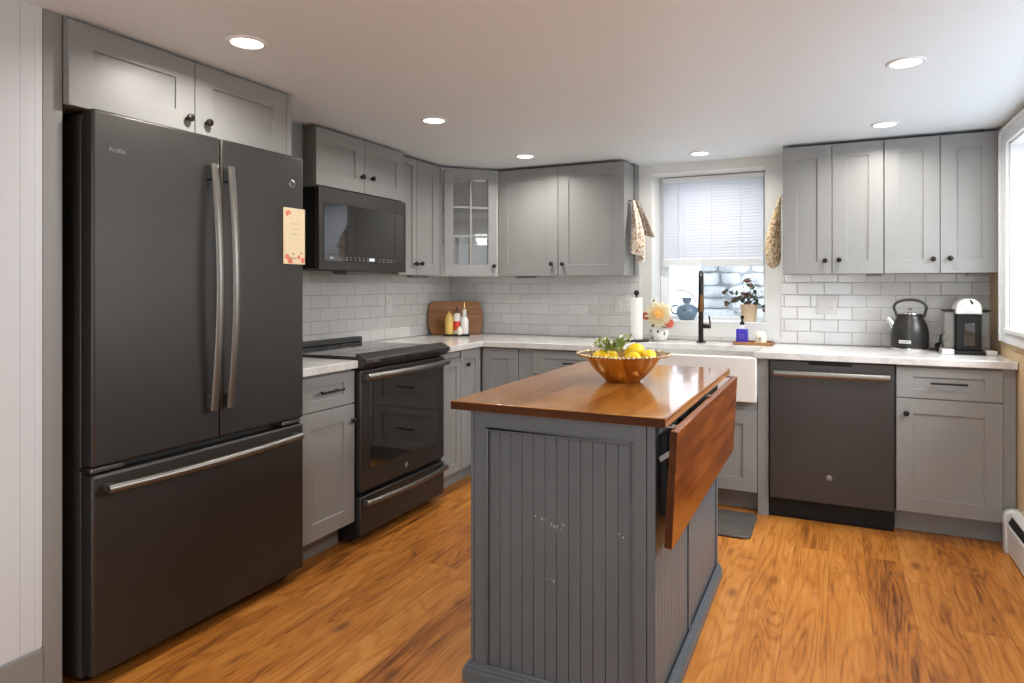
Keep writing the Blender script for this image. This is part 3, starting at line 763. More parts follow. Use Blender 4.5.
# ------------------------------------------------------------------ microwave
t = thing('microwave', 'black slate over-the-range microwave with wide dark glass door', 'microwave', (0.372, -1.878, 1.357), LEFT)
MW = 0.757
MB().box(0.0, MW, 0.028, 0.361, 0.005, 0.427).build('case', 'black', t, bevel=0.002)
MB().box(0.0, MW, 0.0, 0.027, 0.0, 0.427).build('door', 'slate', t, bevel=0.003)
MB().box(0.034, MW - 0.034, -0.003, 0.001, 0.082, 0.352).build('glass', 'blackglass', t, bevel=0.001)
MB().box(0.034, MW - 0.034, -0.0035, 0.001, 0.020 + 0.028, 0.081).build('control_strip', 'blackglass', t)
m = MB(); rr = random.Random(2)
for i in range(13):
    for q in range(2):
        x = 0.20 + i * 0.036
        if 0.38 < x < 0.47: continue
        m.box(x, x + rr.uniform(0.008, 0.016), -0.0042, -0.0034, 0.055 + q * 0.013, 0.0585 + q * 0.013)
m.box(0.075, 0.105, -0.0042, -0.0034, 0.058, 0.070)
m.build('buttons', 'display', t)
MB().box(0.40, 0.445, -0.0042, -0.0034, 0.056, 0.073).build('clock_display', 'lcd', t)
badge(t, MW / 2 - 0.02, 0.395, r=0.013, m='slate_side')
MB().box(0.28, 0.70, 0.06, 0.16, -0.018, 0.0045).build('underside_lamp', 'gap', t, bevel=0.004)

# ------------------------------------------------------------------ dishwasher
t = thing('dishwasher', 'black slate dishwasher right of the sink', 'dishwasher', (2.4335, -0.632, 0), 0)
DWW = 0.6105
MB().box(0.003, DWW - 0.003, 0.030, 0.60, 0.02, 0.868).build('case', 'black', t)
d = MB().box(0.003, DWW - 0.003, 0.0, 0.030, 0.112, 0.868).build('door', 'slate', t, bevel=0.004, seg=3)
m = MB(); m.sweep([(0.028, -0.036, 0.800), (0.585, -0.036, 0.800)], 0.008, 0.0165, n=14)
m.build('handle', 'steel', d)
for x in (0.045, 0.568): MB().box(x - 0.012, x + 0.012, -0.034, 0.0, 0.788, 0.812).build('handle_bracket', 'slate_side', d, bevel=0.003)
MB().box(0.20, 0.41, -0.001, 0.004, 0.848, 0.864).build('vent_grip', 'black', d, bevel=0.002)
badge(d, 0.302, 0.252, m='badgeink')
MB().box(0.005, DWW - 0.005, 0.045, 0.06, 0.0, 0.110).build('kick_plate', 'black', t)

# ------------------------------------------------------------------ island
IX0, IX1, IY0, IY1, IZ = 1.690, 2.295, -2.632, -1.510, 0.8715
t = thing('kitchen_island', 'slate-blue beadboard kitchen island with wooden drop-leaf top', 'kitchen island', (IX0, IY0, 0))
W, D = IX1 - IX0, IY1 - IY0
core = MB()
core.box(0.012, W - 0.012, 0.012, D - 0.012, 0.0, IZ - 0.001)
core.build('body', 'island', t)
# front: frame, beadboard
m = MB(); px0, px1, pz0, pz1 = 0.066, W - 0.075, 0.06, 0.806
m.box(0.014, px0 - 0.012, 0.0, 0.013, 0.0, IZ - 0.001); m.box(px1 + 0.012, W - 0.026, 0.0, 0.013, 0.0, IZ - 0.001)
m.box(px0 - 0.012, px1 + 0.012, 0.0, 0.013, pz1 + 0.012, IZ - 0.001); m.box(px0 - 0.012, px1 + 0.012, 0.0, 0.013, 0, pz0)
m.build('front_frame', 'island', t, bevel=0.0015)
m = MB()
m.box(px0 - 0.012, px0 - 0.003, -0.004, 0.010, pz0, pz1 + 0.012); m.box(px1 + 0.003, px1 + 0.012, -0.004, 0.010, pz0, pz1 + 0.012); m.box(px0 - 0.003, px1 + 0.003, -0.004, 0.010, pz1 + 0.003, pz1 + 0.012)
m.build('panel_molding', 'island', t, bevel=0.003)
m = MB(); n = 12; bw = (px1 - px0 + 0.004) / n
for k in range(n): m.box(px0 - 0.002 + k * bw + 0.0004, px0 - 0.002 + (k + 1) * bw - 0.0004, 0.0065, 0.013, pz0, pz1 + 0.004)
m.build('front_beadboard', 'island', t, bevel=0.0014, seg=1)
for q in ((0.0, 0.0125, 0.0, 0.05), (W - 0.0245, W, 0.0, 0.016), (W - 0.012, W, D - 0.03, D), (0, 0.0125, D - 0.03, D)):
    MB().box(*q, 0, IZ - 0.001).build('corner_post', 'island', t, bevel=0.002)
m = MB()
m.box(W - 0.012, W, D * 0.435, D * 0.435 + 0.035, 0, IZ - 0.001); m.box(W - 0.012, W, 0.017, D - 0.031, IZ - 0.06, IZ - 0.001)
m.build('side_frame', 'island', t, bevel=0.002)
for a, b in ((0.017, D * 0.435 - 0.001), (D * 0.435 + 0.036, D - 0.031)):
    m = MB(); n = int((b - a) / 0.04); bw = (b - a) / n
    for k in range(n): m.box(W - 0.012, W - 0.0065, a + k * bw + 0.0012, a + (k + 1) * bw - 0.0012, 0.02, IZ - 0.061)
    m.build('side_beadboard', 'island', t, bevel=0.0012)
# base molding: stepped profile round the plinth
m = MB()
for d, z in ((0.020, 0.040), (0.013, 0.052), (0.006, 0.060)):
    m.box(-d, W + d, -d, -0.0002, 0, z); m.box(W + 0.0002, W + d, -0.0002, D, 0, z); m.box(-d, -0.0002, -0.0002, D, 0, z)
m.build('base_molding', 'island', t, bevel=0.002)
# paint chips
m = MB(); rr = random.Random(4)
for (cx, cz, k) in ((0.258, 0.42, 9), (0.245, 0.255, 4), (0.30, 0.427, 4), (0.395, 0.245, 2), (0.020, 0.46, 0), (0.455, 0.43, 2), (0.22, 0.435, 5), (0.13, 0.25, 1)):
    for _ in range(k):
        x = cx + 0.03 + rr.gauss(0, 0.012); z_ = cz + 0.115 + rr.gauss(0, 0.006); r = rr.uniform(0.0008, 0.0026)
        y = 0.0062 if px0 < x < px1 else -0.0003
        m.lathe([(0.0003, 0.0), (r, 0.0), (0.0003, 0.0004)], n=6, mtx=Matrix.Translation((x, y, z_)) @ TOWARD @ Matrix.Diagonal((1, rr.uniform(.5, 1.8), 1, 1)))
m.build('paint_chips', 'chip', t)
# drop-leaf hardware on the side
for y in (0.05, 0.30): MB().box(W + 0.001, W + 0.024, y, y + 0.02, 0.60, 0.84).build('leaf_bracket', 'black', t, bevel=0.002)
m = MB(); m.box(-0.02, 0.02, -0.003, 0.003, -0.007, 0.007, Matrix.Translation((W + 0.020, 0.035, 0.780)) @ Matrix.Rotation(R(-35), 4, 'Y')); m.build('hinge_arm', 'steel', t)
tt = MB().box(1.626 - IX0, 2.330 - IX0, -2.652 - IY0, -1.390 - IY0, IZ + 0.0005, 0.900).build('tabletop', 'top', t, bevel=0.003)
MB().box(1.628 - IX0, 2.328 - IX0, -2.6535 - IY0, -2.6517 - IY0, IZ + 0.002, 0.898).build('tabletop_edge', 'edgewood', t)
lf = MB()
LY0, LY1, LH, LT = -2.638, -1.376, 0.337, 0.0225
lf.prism([(LY0, 0), (LY1, 0), (LY1, -LH + 0.012), (LY1 - 0.012, -LH), (LY0 + 0.006, -LH), (LY0, -LH + 0.006)], 0, LT, Matrix(((0, 0, 1, 0), (1, 0, 0, 0), (0, 1, 0, 0), (0, 0, 0, 1))))
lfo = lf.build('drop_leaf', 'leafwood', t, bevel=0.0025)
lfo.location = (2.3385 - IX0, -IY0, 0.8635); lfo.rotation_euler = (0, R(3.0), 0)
e_ = MB().box(0.0012, LT - 0.0012, LY0 - 0.0012, LY0 + 0.0008, -LH + 0.006, -0.002).build('leaf_edge', 'edgewood', lfo)
for y in (-2.61, -2.02, -1.45): MB().box(2.322 - IX0, 2.345 - IX0, y - IY0, y + 0.03 - IY0, 0.8655, 0.8705).build('hinge', 'steel', t)

# ------------------------------------------------------------------ bowl, lemons, herbs
BX, BY, BZ = 2.007, -1.985, 0.9006
t = thing('fruit_bowl', 'copper-toned metal bowl with beaded rim on the wooden island', 'bowl', (BX, BY, BZ))
MB().lathe([(0.0005, 0.006), (0.060, 0.006), (0.064, 0.0), (0.070, 0.004), (0.090, 0.022), (0.118, 0.052), (0.138, 0.082), (0.150, 0.097), (0.172, 0.103), (0.178, 0.1045),
            (0.178, 0.1075), (0.172, 0.1065), (0.148, 0.1005), (0.134, 0.084), (0.114, 0.055), (0.086, 0.026), (0.06, 0.010), (0.0005, 0.009)], n=64, cap=False).build('basin', 'copper', t)
m = MB()
for k in range(64):
    a = 2 * math.pi * k / 64; m.ball((0.178 * math.cos(a), 0.178 * math.sin(a), 0.1065), 0.0065, n=8)
m.build('beaded_rim', 'bead', t)
def lemon(x, y, z, rx, rz, lab, s=1.0):
    m = MB(); prof = [(0.0005, -0.046), (0.006, -0.043), (0.010, -0.037), (0.020, -0.029), (0.029, -0.014), (0.031, 0.0), (0.029, 0.014), (0.020, 0.029), (0.010, 0.036), (0.005, 0.040), (0.0005, 0.041)]
    m.lathe([(r * s, z_ * s) for r, z_ in prof], n=20, cap=False)
    o = m.build('lemon', 'lemon', sub=1); o.location = (BX + x, BY + y, BZ + z); o.rotation_euler = (R(rx), 0, R(rz))
    return tag(o, lab, 'lemon', 'lemons in the copper bowl')
lemon(0.056, -0.060, 0.092, 80, 60, 'front right lemon in the copper bowl, lying lengthwise')
lemon(0.100, 0.014, 0.096, 85, 20, 'rightmost yellow lemon in the copper bowl')
lemon(0.036, 0.034, 0.116, 70, 100, 'topmost lemon in the copper bowl, right of the herb sprig')
lemon(-0.080, -0.030, 0.092, 85, 75, 'leftmost yellow lemon in the copper bowl')
lemon(-0.060, 0.040, 0.086, 85, 30, 'lemon at back left in the copper bowl, behind the herbs', 0.95)
lemon(-0.012, -0.088, 0.078, 85, 95, 'lemon at the front rim of the copper bowl', 0.95)
sp = thing('herb_sprig', 'leafy green herb sprig with tiny white flowers lying on the lemons', 'herbs', (BX - 0.03, BY - 0.03, BZ + 0.122))
rr = random.Random(11); st = MB(); lv = MB(); fl = MB()
def leafquad(mb, p, d, L, wd, up=Vector((0, 0, 1))):
    d = d.normalized(); s = d.cross(up)
    if s.length < .1: s = Vector((1, 0, 0))
    s.normalize(); nrm = s.cross(d)
    def f(u, v):
        k = math.sin(math.pi * min(1, max(0.02, v))) ** 0.8
        return p + d * (L * v) + s * ((u - .5) * wd * k) + nrm * (-0.25 * L * (v - .4) ** 2 - abs(u - .5) * wd * 0.3 * k)
    mb.grid(f, 2, 5)
for k in range(28):
    a = rr.uniform(0, 2 * math.pi); ln = rr.uniform(0.045, 0.085); dirv = Vector((math.cos(a) * 0.7 - 0.15, math.sin(a) * 0.5, rr.uniform(0.35, 1.0))).normalized()
    p0 = Vector((rr.uniform(-0.03, 0.03), rr.uniform(-0.02, 0.02), -0.005)); pts_ = [p0 + dirv * ln * s + Vector((0, 0, -0.01 * s * s)) for s in (0, .35, .7, 1)]
    st.sweep(pts_, 0.0011, n=5)
    for q in range(7):
        b = p0 + dirv * ln * (0.25 + 0.11 * q); leafquad(lv, b, Vector((rr.uniform(-1, 1), rr.uniform(-1, 1), rr.uniform(-.1, .8))), rr.uniform(0.014, 0.023), 0.010)
    if k % 2 == 0:
        for q in range(3): fl.ball(tuple(pts_[-1] + Vector((rr.gauss(0, .004), rr.gauss(0, .004), rr.gauss(0, .004)))), 0.0038, n=6)
st.build('stem', 'green', sp); lv.build('leaves', 'green', sp, solid=0.0006); fl.build('flowers', 'petalw', sp)

# ------------------------------------------------------------------ counter objects
KX, KY, Z0 = 3.152, -0.150, CT + 0.0006
t = thing('electric_kettle', 'dark electric kettle with hooped handle and chrome base ring', 'kettle', (KX, KY, Z0))
MB().lathe([(0.098, 0.0), (0.100, 0.004), (0.099, 0.012), (0.094, 0.014)], n=40).build('base_ring', 'chrome', t)
MB().lathe([(0.092, 0.0145), (0.095, 0.018), (0.096, 0.050), (0.0955, 0.095), (0.092, 0.120), (0.083, 0.150), (0.073, 0.172), (0.067, 0.184), (0.066, 0.200), (0.060, 0.203), (0.0005, 0.203)], n=40).build('body', 'kettle', t)
lid = MB().lathe([(0.059, 0.2035), (0.058, 0.208), (0.030, 0.214), (0.0005, 0.215)], n=32).build('lid', 'chrome', t)
MB().lathe([(0.006, 0.2152), (0.005, 0.222), (0.011, 0.226), (0.012, 0.232), (0.007, 0.237), (0.0005, 0.238)], n=16).build('lid_knob', 'chrome', lid)
P = [(-0.064, 0, 0.190), (-0.072, 0, 0.215), (-0.079, 0, 0.240), (-0.070, 0, 0.262), (-0.045, 0, 0.277), (0, 0, 0.284), (0.045, 0, 0.278), (0.072, 0, 0.262), (0.082, 0, 0.240), (0.076, 0, 0.212), (0.070, 0, 0.185)]
MB().sweep(smooth(P), 0.0075, 0.0048, n=10, up=(0, 1, 0)).build('handle', 'kettle', t)
MB().sweep([(-0.078, 0, 0.130), (-0.092, 0, 0.152), (-0.112, 0, 0.180)], 0.017, 0.014, n=12, up=(0, 1, 0), taper=[1.3, 1.0, 0.7]).build('spout', 'chrome', t)
pl = MB().box(-0.030, 0.030, -0.003, 0.0, 0, 0.018).build('name_plate', 'plate', t, bevel=0.001); pl.location = (-0.012 - 0.02, -0.0925, 0.040); pl.rotation_euler = (0, 0, R(-18))
text('lettering', 'HADEN', 0.0125, 'dotink', pl, (0, -0.0032, 0.0045), ext=0.0002, align='CENTER', sx=1.1)
cord_path = [(0.108, 0.03, 0.006), (0.124, -0.03, 0.010), (0.140, -0.050, 0.045), (0.150, -0.03, 0.088), (0.172, -0.03, 0.100), (0.178, -0.02, 0.070), (0.150, -0.03, 0.050), (0.122, -0.05, 0.038), (0.120, -0.07, 0.016),
             (0.142, -0.075, 0.006), (0.160, -0.055, 0.026), (0.150, -0.035, 0.046), (0.132, -0.03, 0.030), (0.136, 0.02, 0.006), (0.16, 0.09, 0.006)]
tag(MB().sweep(smooth([(KX + a, KY + b, Z0 + c) for a, b, c in cord_path]), 0.0058, n=8).build('power_cord', 'black'),
    'looped black power cord between kettle and coffee machine', 'cord')

MX, MY = 3.408, -0.325
t = thing('coffee_machine', 'pod coffee machine with silver domed head and black body', 'coffee machine', (MX, MY, Z0))
MB().box(-0.070, 0.068, -0.048, 0.14, 0.0, 0.018).build('base', 'black', t, bevel=0.004)
MB().box(-0.056, 0.056, 0.0, 0.12, 0.018, 0.212).build('body', 'black', t, bevel=0.006)
MB().box(-0.020, 0.030, -0.004, 0.003, 0.040, 0.165).build('pod_niche', 'blackglass', t, bevel=0.004)
hd = MB(); pr_ = [(-0.060, 0.0)] + [(0.060 * math.cos(R(a)), 0.018 + 0.066 * math.sin(R(a)) ** 0.8) for a in range(180, -1, -12)] + [(0.060, 0.0)]
hd.prism(pr_, -0.012, 0.125, Matrix(((1, 0, 0, 0), (0, 0, 1, 0), (0, 1, 0, 0.2125), (0, 0, 0, 1))))
hd = hd.build('head', 'silver', t, bevel=0.006, seg=3)
text('lettering', 'NESPRESSO', 0.0085, 'ink', hd, (0, -0.0128, 0.224), ext=0.0002, align='CENTER')
MB().sweep([(0.0, 0.03, 0.296), (0.006, -0.008, 0.292), (0.016, -0.016, 0.268)], 0.006, 0.004, n=8).build('lever', 'black', hd)
for nm, x0, x1, lb in (('water_tank', -0.110, -0.058, None), ('pod_container', 0.058, 0.100, None)):
    MB().box(x0, x1, 0.02, 0.11, 0.026, 0.225).build(nm, 'smoke', t, bevel=0.010, seg=3)
    MB().box(x0 - 0.002, x1 + 0.002 if x1 < 0 else x1 + 0.004, 0.016, 0.114, 0.2255, 0.235).build(nm + '_lid', 'black', t, bevel=0.003)
MB().box(-0.128, -0.0715, -0.050, 0.06, 0.0, 0.026).build('drip_tray', 'silver', t, bevel=0.003)
MB().box(0.0715, 0.120, -0.045, 0.06, 0.0, 0.024).build('cup_support', 'silver', t, bevel=0.003)

# outlets
def outlet(loc, rot, lab, gang):
    t = thing('wall_outlet', lab, 'outlet', loc, rot, 'wall outlets')
    Wd = 0.115 if gang == 2 else 0.072
    MB().box(-Wd / 2, Wd / 2, -0.005, 0, -0.057, 0.057).build('cover_plate', 'plate', t, bevel=0.002)
    xs = (-0.024, 0.024) if gang == 2 else (0.0,)
    if gang == 2: MB().box(-0.041, -0.007, -0.0075, -0.0045, -0.034, 0.034).build('switch', 'plate', t, bevel=0.0015)
    x = xs[-1]
    MB().box(x - 0.017, x + 0.017, -0.0068, -0.0045, -0.034, 0.034).build('socket', 'plate', t, bevel=0.0015)
    m = MB()
    for z in (-0.018, 0.018):
        for dx in (-0.006, 0.006): m.box(x + dx - 0.001, x + dx + 0.001, -0.0072, -0.0066, z - 0.004, z + 0.005)
    m.build('slots', 'dotink', t)
outlet((2.716, -TK - 0.0003, 1.158), 0, 'white switch and outlet plate on tiles between window and kettle', 2)
outlet((1.415, -TK - 0.0003, 1.150), 0, 'white switch and outlet plate on tiles beside the paper towels', 2)
outlet((TK + 0.0003, -0.81, 1.148), LEFT, 'white outlet plate on the left tiled wall near the cutting board', 1)

# faucet
FX, FYy = 1.979, -0.150
t = thing('kitchen_faucet', 'dark bronze gooseneck faucet behind the farmhouse sink', 'faucet', (FX, FYy, Z0), R(10.2))
MB().lathe([(0.030, 0.0), (0.030, 0.006), (0.022, 0.010)], n=28).build('base', 'bronze', t)
H = 0.362; P = [(0, 0, 0.006), (0, 0, 0.20), (0, 0, H)] + [(0, -0.085 + 0.085 * math.cos(R(a)), H + 0.085 * math.sin(R(a))) for a in range(15, 181, 15)] + [(0, -0.17, 0.31)]
MB().sweep(P, 0.0165, n=14, up=(1, 0, 0)).build('spout', 'bronze', t)
MB().sweep([(0, -0.17, 0.309), (0, -0.17, 0.26), (0, -0.17, 0.205)], 0.0185, n=14, up=(1, 0, 0), taper=[.9, 1, 1.05]).build('spray_head', M.setdefault('bronzelight', mat('coppery_bronze', (0.16, 0.075, 0.03), 0.3, 0.9)), t)  # lighter, copper-toned bronze than the spout
m = MB(); m.sweep([(0.014, 0, 0.105), (0.062, -0.0, 0.105)], 0.016, n=12); m.sweep([(0.055, 0, 0.105), (0.056, -0.004, 0.135), (0.050, -0.01, 0.172)], 0.0055, n=8); m.build('lever_handle', 'bronze', t)

# soap tray
TX, TY = 2.305, -0.165
t = thing('wooden_tray', 'small wooden tray holding soap behind the sink', 'tray', (TX, TY, Z0))
m = MB(); m.box(-0.115, 0.115, -0.085, 0.085, 0, 0.006)
for a in ((-0.115, 0.115, -0.085, -0.077), (-0.115, 0.115, 0.077, 0.085), (-0.115, -0.107, -0.077, 0.077), (0.107, 0.115, -0.077, 0.077)): m.box(*a, 0.006, 0.018)
m.build('tray_body', 'traywood', t, bevel=0.002)
t = thing('soap_dispenser', 'violet-blue hand soap bottle with black pump on the wooden tray', 'soap bottle', (2.235, TY + 0.01, Z0 + 0.0066))
MB().box(-0.036, 0.036, -0.022, 0.022, 0.0, 0.088).build('bottle', 'bluesoap', t, bevel=0.008, seg=3)
MB().lathe([(0.030, 0.0885), (0.026, 0.100), (0.015, 0.110), (0.014, 0.114)], n=20, sy=0.7).build('shoulder', 'clear', t)
m = MB(); m.lathe([(0.014, 0.1145), (0.014, 0.130), (0.006, 0.132), (0.006, 0.150), (0.011, 0.152), (0.012, 0.168), (0.0005, 0.170)], n=16); m.sweep([(0, 0, 0.162), (0.0, -0.036, 0.160), (0, -0.040, 0.154)], 0.0045, n=8); m.build('pump', 'black', t)
MB().sweep(arc((0, -0.0225, 0.042), 0.013, 0, 360, 16), 0.0012, n=5, up=(0, 1, 0)).build('label_mark', 'clear', t)
t = thing('soap_jar', 'squat cream jar with leafy emblem at right on the wooden tray', 'jar', (2.345, TY + 0.005, Z0 + 0.0066))
MB().lathe([(0.034, 0.0), (0.036, 0.006), (0.035, 0.050), (0.028, 0.066), (0.020, 0.074), (0.0005, 0.076)], n=28).build('jar_body', 'cream', t)
m = MB()
for a in (35, 90, 145): m.sweep([(0, -0.0365, 0.026), (0.010 * math.cos(R(a)), -0.0360, 0.026 + 0.020 * math.sin(R(a)))], 0.0016, n=5, up=(0, 1, 0))
m.sweep([(0, -0.0365, 0.012), (0, -0.0365, 0.03)], 0.0014, n=5, up=(0, 1, 0))
m.build('emblem', 'leaf', t)

# paper towels
t = thing('paper_towel_holder', 'upright paper towel roll on dark holder with ball finial', 'paper towels', (1.574, -0.225, Z0))
MB().lathe([(0.085, 0.0), (0.085, 0.006), (0.080, 0.010), (0.0005, 0.012)], n=32).build('base', 'bronze', t)
MB().sweep([(0, 0, 0.012), (0, 0, 0.305)], 0.006, n=10, up=(1, 0, 0)).build('post', 'bronze', t)
MB().lathe([(0.020, 0.0125), (0.039, 0.0125), (0.040, 0.016), (0.040, 0.284), (0.038, 0.286), (0.020, 0.286)], n=32, cap=False).build('paper_roll', 'paper', t)
MB().ball((0, 0, 0.318), 0.018, n=16).build('finial', 'bronze', t)

# vase and flowers
VX, VY = 1.698, -0.120
t = thing('flower_vase', 'white dotted vase with big pale yellow dahlia and coral blooms', 'vase', (VX, VY, Z0))
MB().lathe([(0.040, 0.0), (0.050, 0.006), (0.066, 0.045), (0.062, 0.072), (0.040, 0.095), (0.030, 0.105), (0.026, 0.105), (0.034, 0.092), (0.0005, 0.085)], n=28, sy=0.8).build('vase_body', 'porcelain', t)
for x, z_, rx, rz in ((0.006, 0.062, .007, .009), (0.045, 0.050, .005, .012), (-0.034, 0.020, .006, .010), (-0.04, 0.066, .006, .006)):
    yy = -0.8 * math.sqrt(max(0, 0.0665 ** 2 - x * x)) * (1.0 if z_ > 0.03 else 0.82); MB().ball((x, yy, z_), 1.0, rx, 0.002, rz, n=10).build('painted_dot', 'dotink', t)
def bloom(name, c, r, layers, m1, m2, face, seed, petal=1.0, kmax=1.0, heart=0.30):
    rr = random.Random(seed); q = Vector((0, 0, 1)).rotation_difference(Vector(face).normalized()).to_matrix().to_4x4(); mtx = Matrix.Translation(c) @ q
    mb = MB()
    for li in range(layers):
        k = kmax * li / max(1, layers - 1); n = int(16 - 6 * k); L = r * (1 - 0.62 * k); tilt = R(8 + 62 * k)
        for j in range(n):
            a = 2 * math.pi * (j + 0.5 * (li % 2)) / n + rr.gauss(0, .05); ca, sa = math.cos(a), math.sin(a); wd = L * 2.6 / n * petal
            def f(u, v):
                s = L * (0.12 + 0.88 * v); wv = wd * math.sin(math.pi * (0.12 + 0.83 * v)) ** 0.7 * (u - .5)
                h = 0.18 * r * k + s * math.sin(tilt) * (0.5 + 0.3 * v) + 0.25 * wd * (2 * (u - .5)) ** 2
                rad = s * math.cos(tilt)
                return mtx @ Vector((ca * rad - sa * wv, sa * rad + ca * wv, h))
            mb.grid(f, 3, 5)
    f_ = mb.build(name, m1, t, solid=0.0008)
    MB().ball((0, 0, 0), r * heart, 1, 1, 0.7, n=12, mtx=None).build('flower_heart', m2, f_).matrix_local = Matrix.Translation(c) @ q @ Matrix.Translation((0, 0, r * 0.22))
    return f_
bloom('dahlia', (0.010, -0.060, 0.176), 0.092, 6, 'petalcream', 'petaly', (0.25, -1, 0.15), 1, 1.3, 0.45, 0.1)
bloom('dahlia_center', (0.018, -0.094, 0.180), 0.050, 4, 'petalpeach', 'petalo', (0.25, -1, 0.15), 8, 1.2, 0.6, 0.42)
bloom('coral_flower', (-0.068, -0.056, 0.165), 0.034, 5, 'coral', 'coral', (-0.15, -1, 0.1), 2, 1.3)
bloom('coral_flower', (0.075, -0.040, 0.118), 0.038, 5, 'coral', 'coral', (0.5, -1, 0.0), 3, 1.3)
bloom('white_flower', (-0.030, -0.020, 0.266), 0.024, 2, 'petalw', 'dotink', (0.1, -1, 0.2), 4, 1.2)
bloom('dark_berry_flower', (-0.022, -0.068, 0.108), 0.018, 3, 'leaf', 'dotink', (0, -1, 0), 5, 1.2)
bloom('white_flower', (0.070, -0.030, 0.222), 0.030, 2, 'petalw', 'petaly', (0.3, -1, 0.2), 6, 1.2)
bloom('white_flower', (-0.055, -0.020, 0.205), 0.030, 2, 'petalw', 'petaly', (-0.2, -1, 0.2), 7, 1.2)
m = MB()
for e in ((0.01, -0.05, 0.17), (-0.067, -0.050, 0.163), (0.073, -0.034, 0.116), (-0.03, -0.015, 0.262), (0.07, -0.024, 0.22), (-0.054, -0.014, 0.203)): m.sweep([(0, 0, 0.09), (e[0] * .4, e[1] * .2, 0.09 + (e[2] - .09) * .5), e], 0.0018, n=6)
m.build('stems', 'green', t)
m = MB()
for p, d in (((0.03, -0.05, 0.10), (1, -.5, -.2)), ((-0.04, -0.03, 0.12), (-.6, -.6, .8)), ((0.05, -0.02, 0.15), (1, -.2, .5)), ((-0.05, -0.01, 0.17), (-1, 0, .4))): leafquad(m, Vector(p), Vector(d), 0.05, 0.022)
m.build('leaves', 'leaf', t, solid=0.0006)

# on the window sill: teapot and pot plant
SZ = OZ0 + 0.0065
t = thing('glass_teapot', 'blue glass teapot with hooped handle on the window sill', 'teapot', (1.832, 0.135, SZ))
MB().lathe([(0.042, 0.0), (0.052, 0.004), (0.070, 0.040), (0.072, 0.062), (0.062, 0.092), (0.040, 0.108), (0.0005, 0.112)], n=28).build('pot_body', 'blueglass', t)
MB().lathe([(0.024, 0.1125), (0.026, 0.122), (0.036, 0.155), (0.0005, 0.158)], n=20).build('lid', 'blueglass', t)
MB().sweep(arc((-0.078, 0, 0.070), 0.030, 60, 300, 14), 0.006, n=8, up=(0, 1, 0)).build('side_handle', 'blueglass', t)
MB().sweep([(0.060, 0, 0.060), (0.085, 0, 0.085), (0.100, 0, 0.118)], 0.012, n=10, up=(0, 1, 0), taper=[1.3, 1, .7]).build('spout', 'blueglass', t)
MB().sweep(arc((-0.040, 0, 0.10), 0.105, 8, 112, 18), 0.0035, n=8, up=(0, 1, 0)).build('hoop_handle', 'blueglass', t)
MB().ball((0, -0.068, 0.070), 0.009, 1, .5, 1.1, n=10).build('clasp', 'dotink', t)
t = thing('potted_plant', 'trailing leafy plant in a cream clay pot on the window sill', 'potted plant', (2.247, 0.095, SZ))
MB().lathe([(0.0005, 0.0), (0.040, 0.0), (0.044, 0.003), (0.056, 0.105), (0.059, 0.112), (0.055, 0.113), (0.050, 0.100), (0.0005, 0.095)], n=28, cap=False).build('pot', 'terracotta', t)
rr = random.Random(9); vs = MB(); l1 = MB(); l2 = MB()
for k, (e, bend) in enumerate((((-0.02, -0.03, 0.19), 0), ((-0.10, -0.05, 0.16), .03), ((-0.16, -0.03, 0.20), .05), ((0.05, -0.03, 0.18), 0), ((0.09, -0.02, 0.09), .05), ((0.02, -0.04, 0.27), .02), ((-0.06, 0.0, 0.15), .04), ((-0.13, -0.04, 0.10), .08))):
    p0 = Vector((e[0] * .1, e[1] * .1, 0.094)); p1 = Vector(e); mid = (p0 + p1) / 2 + Vector((0, 0, bend + .02))
    C_ = [p0 * (1 - s) ** 2 + mid * 2 * s * (1 - s) + p1 * s * s for s in [i / 8 for i in range(9)]]
    vs.sweep(C_, 0.0018, n=6)
    for i in (3, 4, 5, 6, 7, 8):
        d = Vector((rr.uniform(-1, 1), rr.uniform(-1, -.1), rr.uniform(-.7, .6))); leafquad(l1 if rr.random() < .7 else l2, C_[i], d, rr.uniform(0.032, 0.052), rr.uniform(0.024, 0.036), Vector((0, -1, .4)))
vs.sweep([(-0.03, -0.02, 0.22), (-0.035, -0.03, 0.26), (0.0, -0.03, 0.285), (0.03, -0.03, 0.288)], 0.003, n=6)
vs.build('vines', 'bronze', t); l1.build('green_leaves', 'leaf', t, solid=0.0006); l2.build('red_leaves', 'leafred', t, solid=0.0006)

# cutting board and condiments in the corner
t = thing('cutting_board', 'wooden cutting board with bowed ends standing in the tiled corner', 'cutting board', (0.192, -0.222, Z0 + 0.001), R(45))
def bpts():
    out = []; w_, h_ = 0.190, 0.252
    for i in range(9): s = i / 8; out.append((w_ + 0.022 * math.sin(math.pi * s), h_ * (0.04 + 0.92 * s)))
    out.append((w_ - 0.02, h_))
    out.append((-w_ + 0.02, h_))
    for i in range(9): s = 1 - i / 8; out.append((-w_ - 0.022 * math.sin(math.pi * s), h_ * (0.04 + 0.92 * s)))
    out += [(-w_ + 0.015, 0.0), (w_ - 0.015, 0.0)]
    return out
MB().prism(bpts(), -0.018, 0.0, Matrix.Rotation(R(82), 4, 'X')).build('board', 'board', t, bevel=0.004)
cx, cy = 0.262, -0.330
t = thing('condiment_tray', 'small dark tray of bottles in front of the cutting board', 'tray', (cx, cy, Z0), R(28))
m = MB(); m.box(-0.092, 0.092, -0.040, 0.040, 0, 0.005)
for a in ((-0.092, 0.092, -0.040, -0.034), (-0.092, 0.092, 0.034, 0.040), (-0.092, -0.086, -0.034, 0.034), (0.086, 0.092, -0.034, 0.034)): m.box(*a, 0.005, 0.015)
m.build('tray_body', 'bronze', t, bevel=0.0015)
ca, sa = math.cos(R(28)), math.sin(R(28))
def onT(u, v): return (cx + ca * u - sa * v, cy + sa * u + ca * v, Z0 + 0.0056)
